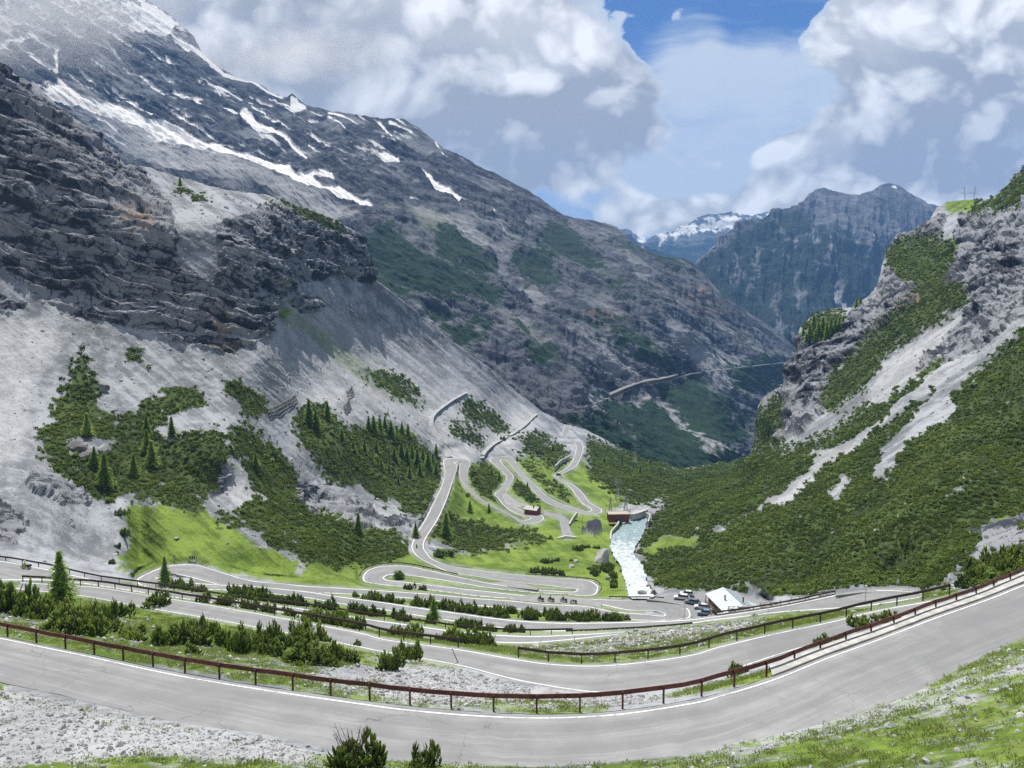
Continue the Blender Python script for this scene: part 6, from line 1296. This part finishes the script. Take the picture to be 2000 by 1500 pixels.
def motorcycle(p, rz, label, col):
    mat = simple_mat('bike_%d' % int(sum(col)*1000), col, 0.35, 0.1, 2, 0.2, 0.6); root = empty('motorcycle', p, label, 'motorcycle', None, rz)
    for x_ in (-0.72, 0.74):
        t = np.linspace(0, 2*math.pi, 17); m = MB(); m.tube([(x_+0.30*math.cos(a_), 0, 0.32+0.30*math.sin(a_)) for a_ in t], 0.075, 6, False); w = m.build('wheel', M_TYRE, root)
        m = MB(); m.tube([(x_, -0.05, 0.32), (x_, 0.05, 0.32)], 0.1, 8)
        for a_ in np.arange(6)*math.pi/3: m.tube([(x_, 0, 0.32), (x_+0.25*math.cos(a_), 0, 0.32+0.25*math.sin(a_))], 0.02, 4)
        m.build('rim', M_STEEL, w)
    m = MB(); m.tube([(-0.55, 0, 0.75), (-0.2, 0, 0.78), (0.15, 0, 0.95), (0.42, 0, 0.92), (0.55, 0, 0.75)], [0.1, 0.15, 0.2, 0.17, 0.08], 8); m.build('tank', mat, root, True)
    m = MB(); m.box((0.02, 0, 0.48), (0.55, 0.36, 0.42), 0, None, 0.85); m.tube([(0.1, 0.18, 0.35), (-0.4, 0.2, 0.3), (-0.9, 0.22, 0.42)], 0.05, 6); m.build('engine', M_STEEL, root)
    m = MB(); m.box((-0.38, 0, 0.86), (0.7, 0.3, 0.12), 0, None, 0.85); m.build('seat', M_BLACK, root)
    m = MB(); m.tube([(0.74, 0.09, 0.32), (0.52, 0.09, 1.0)], 0.03, 6); m.tube([(0.74, -0.09, 0.32), (0.52, -0.09, 1.0)], 0.03, 6); m.tube([(0.42, -0.36, 1.04), (0.52, -0.1, 1.06), (0.52, 0.1, 1.06), (0.42, 0.36, 1.04)], 0.022, 6); m.build('fork', M_STEEL, root)
    m = MB(); m.box((0.66, 0, 0.95), (0.16, 0.3, 0.3), 0, None, 0.7); m.build('fairing', mat, root)
    for s in (-1, 1): m = MB(); m.box((-0.72, s*0.3, 0.66), (0.46, 0.22, 0.34)); m.build('pannier', M_BLACK, root)
    return root
M_HIVIS = simple_mat('hi_vis_fabric', (0.62, 0.75, 0.05), 0.7, 0.1, 5); M_LEATHER = simple_mat('dark_riding_suit', (0.03, 0.032, 0.04), 0.6, 0.2, 5); M_HELM = simple_mat('white_helmet', (0.7, 0.7, 0.7), 0.3, 0.05, 3)
BK = simple_mat('black_helmet', (0.03, 0.03, 0.03), 0.25, 0.05, 3)
A3, B3, S3 = ROADS3['third']
def on_road(nm, px, py):
    A, B, S = ROADS3[nm]; xs = (S[:, 0]+S[:, 2])/2; ys = (S[:, 1]+S[:, 3])/2; k = np.hypot(xs-px, ys-py).argmin(); H = S[k, 4]; p = base_at(px, py, H-0.03); d = (A[min(k+1, len(A)-1)]+B[min(k+1, len(A)-1)]-A[max(k-1, 0)]-B[max(k-1, 0)]); return p, math.atan2(d[1], d[0])
p, a_ = on_road('third', 51, 1111); motorcycle(p, a_+math.pi, 'dark touring motorcycle heading left on the third road', (0.03, 0.03, 0.035)); person(p, a_+math.pi, 'rider in yellow jacket and white helmet on the third road', RIDE, M_HIVIS, M_HELM)
p, a_ = on_road('fourth', 814, 1070); motorcycle(p, a_, 'motorcycle riding through the bend below the viaduct', (0.05, 0.04, 0.04)); person(p, a_, 'dark clad rider in the bend below the viaduct', RIDE, M_LEATHER, BK)
for k, (x_, y_, c_) in enumerate(((1056, 1173, (0.035, 0.04, 0.05)), (1076, 1174, (0.05, 0.03, 0.03)), (1101, 1175, (0.03, 0.03, 0.03)), (1120, 1178, (0.08, 0.09, 0.1)))):
    nm_ = ('leftmost', 'second from left', 'third from left', 'rightmost')[k]; p = base_at(x_, y_, 85.55)
    motorcycle(p, math.radians(150+8*k), nm_+' of the four motorcycles standing on the layby', c_)
    if k < 3: person(p, math.radians(150+8*k), 'dark clad rider on the '+nm_+' layby motorcycle', RIDE, M_LEATHER, BK)
person(base_at(1389, 1204, 84.6), 0.5, 'person in pale clothes standing at the hut corner', STAND, simple_mat('pale_fabric', (0.55, 0.42, 0.38), 0.8, 0.1, 3), simple_mat('brown_hair', (0.08, 0.05, 0.03), 0.8, 0.1, 3))
p, a_ = on_road('fourth', 1035, 1003)

# ------------------------------------------------------------------ uncountable cover: shrubland, turf, stones (one object each, instanced on points)
def proto(o):
    for c in list(o.users_collection): c.objects.unlink(o)
    return o
def scatter(name, pts, eul, scl, idx, protos, label):
    me = bpy.data.meshes.new(name); me.vertices.add(len(pts)); me.vertices.foreach_set('co', np.ascontiguousarray(pts, np.float32).ravel())
    a = me.attributes.new('rot', 'FLOAT_VECTOR', 'POINT'); a.data.foreach_set('vector', np.ascontiguousarray(eul, np.float32).ravel())
    a = me.attributes.new('scl', 'FLOAT_VECTOR', 'POINT'); a.data.foreach_set('vector', np.ascontiguousarray(scl, np.float32).ravel())
    a = me.attributes.new('which', 'INT', 'POINT'); a.data.foreach_set('value', np.ascontiguousarray(idx, np.int32))
    o = tag(link(bpy.data.objects.new(name, me)), label, kind='stuff')
    g = bpy.data.node_groups.new(name, 'GeometryNodeTree'); n, l = g.nodes, g.links
    g.interface.new_socket('Geometry', in_out='INPUT', socket_type='NodeSocketGeometry'); g.interface.new_socket('Geometry', in_out='OUTPUT', socket_type='NodeSocketGeometry')
    gi, go, jn = n.new('NodeGroupInput'), n.new('NodeGroupOutput'), n.new('GeometryNodeJoinGeometry')
    def named(nm, t):
        q = n.new('GeometryNodeInputNamedAttribute'); q.data_type = t; q.inputs['Name'].default_value = nm; return [x for x in q.outputs if x.enabled][0]
    rot, sc_, wh = named('rot', 'FLOAT_VECTOR'), named('scl', 'FLOAT_VECTOR'), named('which', 'INT')
    for k, p in enumerate(protos):
        ip = n.new('GeometryNodeInstanceOnPoints'); oi = n.new('GeometryNodeObjectInfo'); oi.inputs['Object'].default_value = p; oi.inputs['As Instance'].default_value = True
        cp = n.new('FunctionNodeCompare'); cp.data_type = 'INT'; cp.operation = 'EQUAL'
        ins = [x for x in cp.inputs if x.enabled]; l.new(wh, ins[0]); ins[1].default_value = k
        l.new(gi.outputs[0], ip.inputs['Points']); l.new(cp.outputs[0], ip.inputs['Selection']); l.new(oi.outputs['Geometry'], ip.inputs['Instance'])
        er = n.new('FunctionNodeEulerToRotation'); l.new(rot, er.inputs[0]); l.new(er.outputs[0], ip.inputs['Rotation']); l.new(sc_, ip.inputs['Scale']); l.new(ip.outputs[0], jn.inputs[0])
    l.new(jn.outputs[0], go.inputs[0]); md = o.modifiers.new('scatter', 'NODES'); md.node_group = g; return o
du = np.gradient(NPt, axis=1); dv = np.gradient(NPt, axis=0); AREA = np.linalg.norm(np.cross(du, dv), axis=-1); AREA[:15] = 0
CR = np.random.RandomState(21)
def pick(dens):
    lam = AREA*dens; k = CR.poisson(np.clip(lam, 0, 6)); r, c = np.nonzero(k); rep_ = k[r, c]; r, c = np.repeat(r, rep_), np.repeat(c, rep_)
    j = CR.uniform(-0.5, 0.5, (len(r), 2, 1)); return NPt[r, c]+du[r, c]*j[:, 0]+dv[r, c]*j[:, 1], r, c
Yd = NPt[..., 1]; road_far = 1-sstep(NLAY['road'], 0.0, 0.05)
# shrubland
sp = [proto(bush_mesh('shrub', 100+k, 2.6, 1.35, 46, 0.15, 3, 3, 6, M_PINE, 0.15)) for k in range(4)]
sp += [proto(alder_mesh(300+k, 1.9, 1.5, 110)) for k in range(2)]
for q_ in sp[4:]:
    c_ = np.array([v.co[:] for v in q_.data.vertices]); c_ = c_.reshape(-1, 3, 3); m_ = c_.mean(1, keepdims=True); c_ = m_+(c_-m_)*2.2; q_.data.vertices.foreach_set('co', c_.astype(np.float32).ravel())
rv = (1-sstep(samp(RIVERM, NPX, NPY), 0.0, 0.3))
vis = np.where(NPX < -60, 0.2, 1)*np.where(NPX > 2060, 0.2, 1)
dn = NLAY['shrub']*np.interp(Yd, [0, 200, 450, 900], [0.62, 0.60, 0.26, 0.10])*road_far*rv*vis
p, r, c = pick(dn); n = len(p); big_ = fbm(p[:, 0]/14, p[:, 1]/14, p[:, 2]/14, 3, 0.6); s = CR.uniform(0.4, 1.05, n)*(1+big_*0.8)*np.interp(p[:, 1], [0, 220, 450, 900], [0.85, 0.85, 1.25, 1.8])
scatter('shrubland', p, np.stack([CR.uniform(-0.2, 0.2, n), CR.uniform(-0.2, 0.2, n), CR.uniform(0, 6.28, n)], 1), np.stack([s, s, s*CR.uniform(0.7, 1.2, n)], 1), np.where(CR.rand(n) < 0.10*(1+fbm(p[:, 0]/30, p[:, 1]/30, p[:, 2]/30, 2, 0.5)*3), CR.randint(4, 6, n), CR.randint(0, 4, n)), sp, 'dense low mountain pine scrub covering the slopes'); print('shrubs', n)
# stones
st = [proto(rock_mesh('stone', 30+k, 1, M_STONE)) for k in range(4)]
pl = NLAY['pale']*(1-NLAY['rock'])
dn = (pl*9*sstep(NPY, 1130, 1160)*np.interp(Yd, [0, 60, 130, 160], [1.3, 1, 0.4, 0])+0.05*np.interp(Yd, [0, 250, 700], [1.5, 1, 0.0])*(NPY < 1110)*(1-NLAY['shrub'])*(1-NLAY['grass']*0.9)*(1-NLAY['rock']*0.7)+(0.06+samp(SPECK, NPX, NPY)*1.6)*(NPY > 1130)*np.interp(Yd, [0, 130, 200], [1, 1, 0.1]))*road_far*rv*vis
p, r, c = pick(dn); n = len(p); s = (0.07+0.12*CR.rand(n)+0.5*CR.rand(n)**12)*np.interp(p[:, 1], [0, 60, 200, 600], [0.9, 1, 3.0, 6.0])
scatter('scattered_stones', p, CR.uniform(0, 6.28, (n, 3)), np.stack([s, s*CR.uniform(0.7, 1.2, n), s*CR.uniform(0.6, 1, n)], 1), CR.randint(0, 4, n), st, 'loose pale limestone rubble on banks and scree'); print('stones', n)
# turf
def tuft(name, seed, nb, h, spread):
    rg = np.random.RandomState(seed); V = []; Fs = []; T = []
    for i in range(nb):
        x_, y_ = rg.uniform(-spread, spread, 2); a = rg.uniform(0, 6.28); w = 0.03; hh = h*rg.uniform(0.35, 1.0); lx, ly = rg.uniform(-0.1, 0.1, 2); k = len(V)
        V += [(x_-w*math.cos(a), y_-w*math.sin(a), 0), (x_+w*math.cos(a), y_+w*math.sin(a), 0), (x_+lx, y_+ly, hh)]; Fs.append((k, k+1, k+2)); T += [0.3, 0.3, rg.uniform(0.6, 1)]
    return proto(mesh_np(name, np.array(V), np.array(Fs), M_GRASS, False, {'tint': np.array(T)}))
tf = [tuft('tuft', 50+k, 26, 0.17, 0.3) for k in range(3)]
dn = NLAY['grass']*5.0*np.interp(Yd, [0, 90, 140, 170], [1, 1, 0.3, 0])*(NPY > 1130)*road_far*vis*sstep(fbm(NPt[..., 0]/2.5, NPt[..., 1]/2.5, NPt[..., 2]/2.5, 3, 0.6), -0.25, 0.15)
p, r, c = pick(dn); n = len(p); s = CR.uniform(0.6, 1.5, n)
scatter('grass', p, np.stack([p[:, 0]*0, p[:, 0]*0, CR.uniform(0, 6.28, n)], 1), np.stack([s, s, s*CR.uniform(0.6, 1.3, n)], 1), CR.randint(0, 3, n), tf, 'short green alpine turf'); print('tufts', n)
for kit in PINE+ALDER+TREES:
    if not kit[3][0]: print('unused kit', kit[0].name)
print('done', round(time.time()-T0, 1))

rt = SC.objects.get('dwarf_pine')
if rt is not None:
    rg = np.random.RandomState(3); m = MB()
    for i in range(16):
        a = rg.uniform(0, 6.28); r_ = rg.uniform(0.3, 1.1); q = np.array([math.cos(a)*r_, math.sin(a)*r_, rg.uniform(1.6, 2.7)]); b_ = q*[0.3, 0.3, 0.25]
        m.tube([b_, (b_+q)/2+rg.uniform(-.1, .1, 3), q], [0.03, 0.02, 0.008], 4)
        for j in range(4): t = rg.uniform(0.4, 0.95); p0 = b_+(q-b_)*t; m.tube([p0, p0+rg.uniform(-.35, .35, 3)+[0, 0, .2]], [0.012, 0.005], 3)
    tw = next((o for o in SC.objects if o.parent is not None and o.parent.name == PINE[0][0].name), None)
    m.build('dead_twig', M_BARK, PINE[0][0])
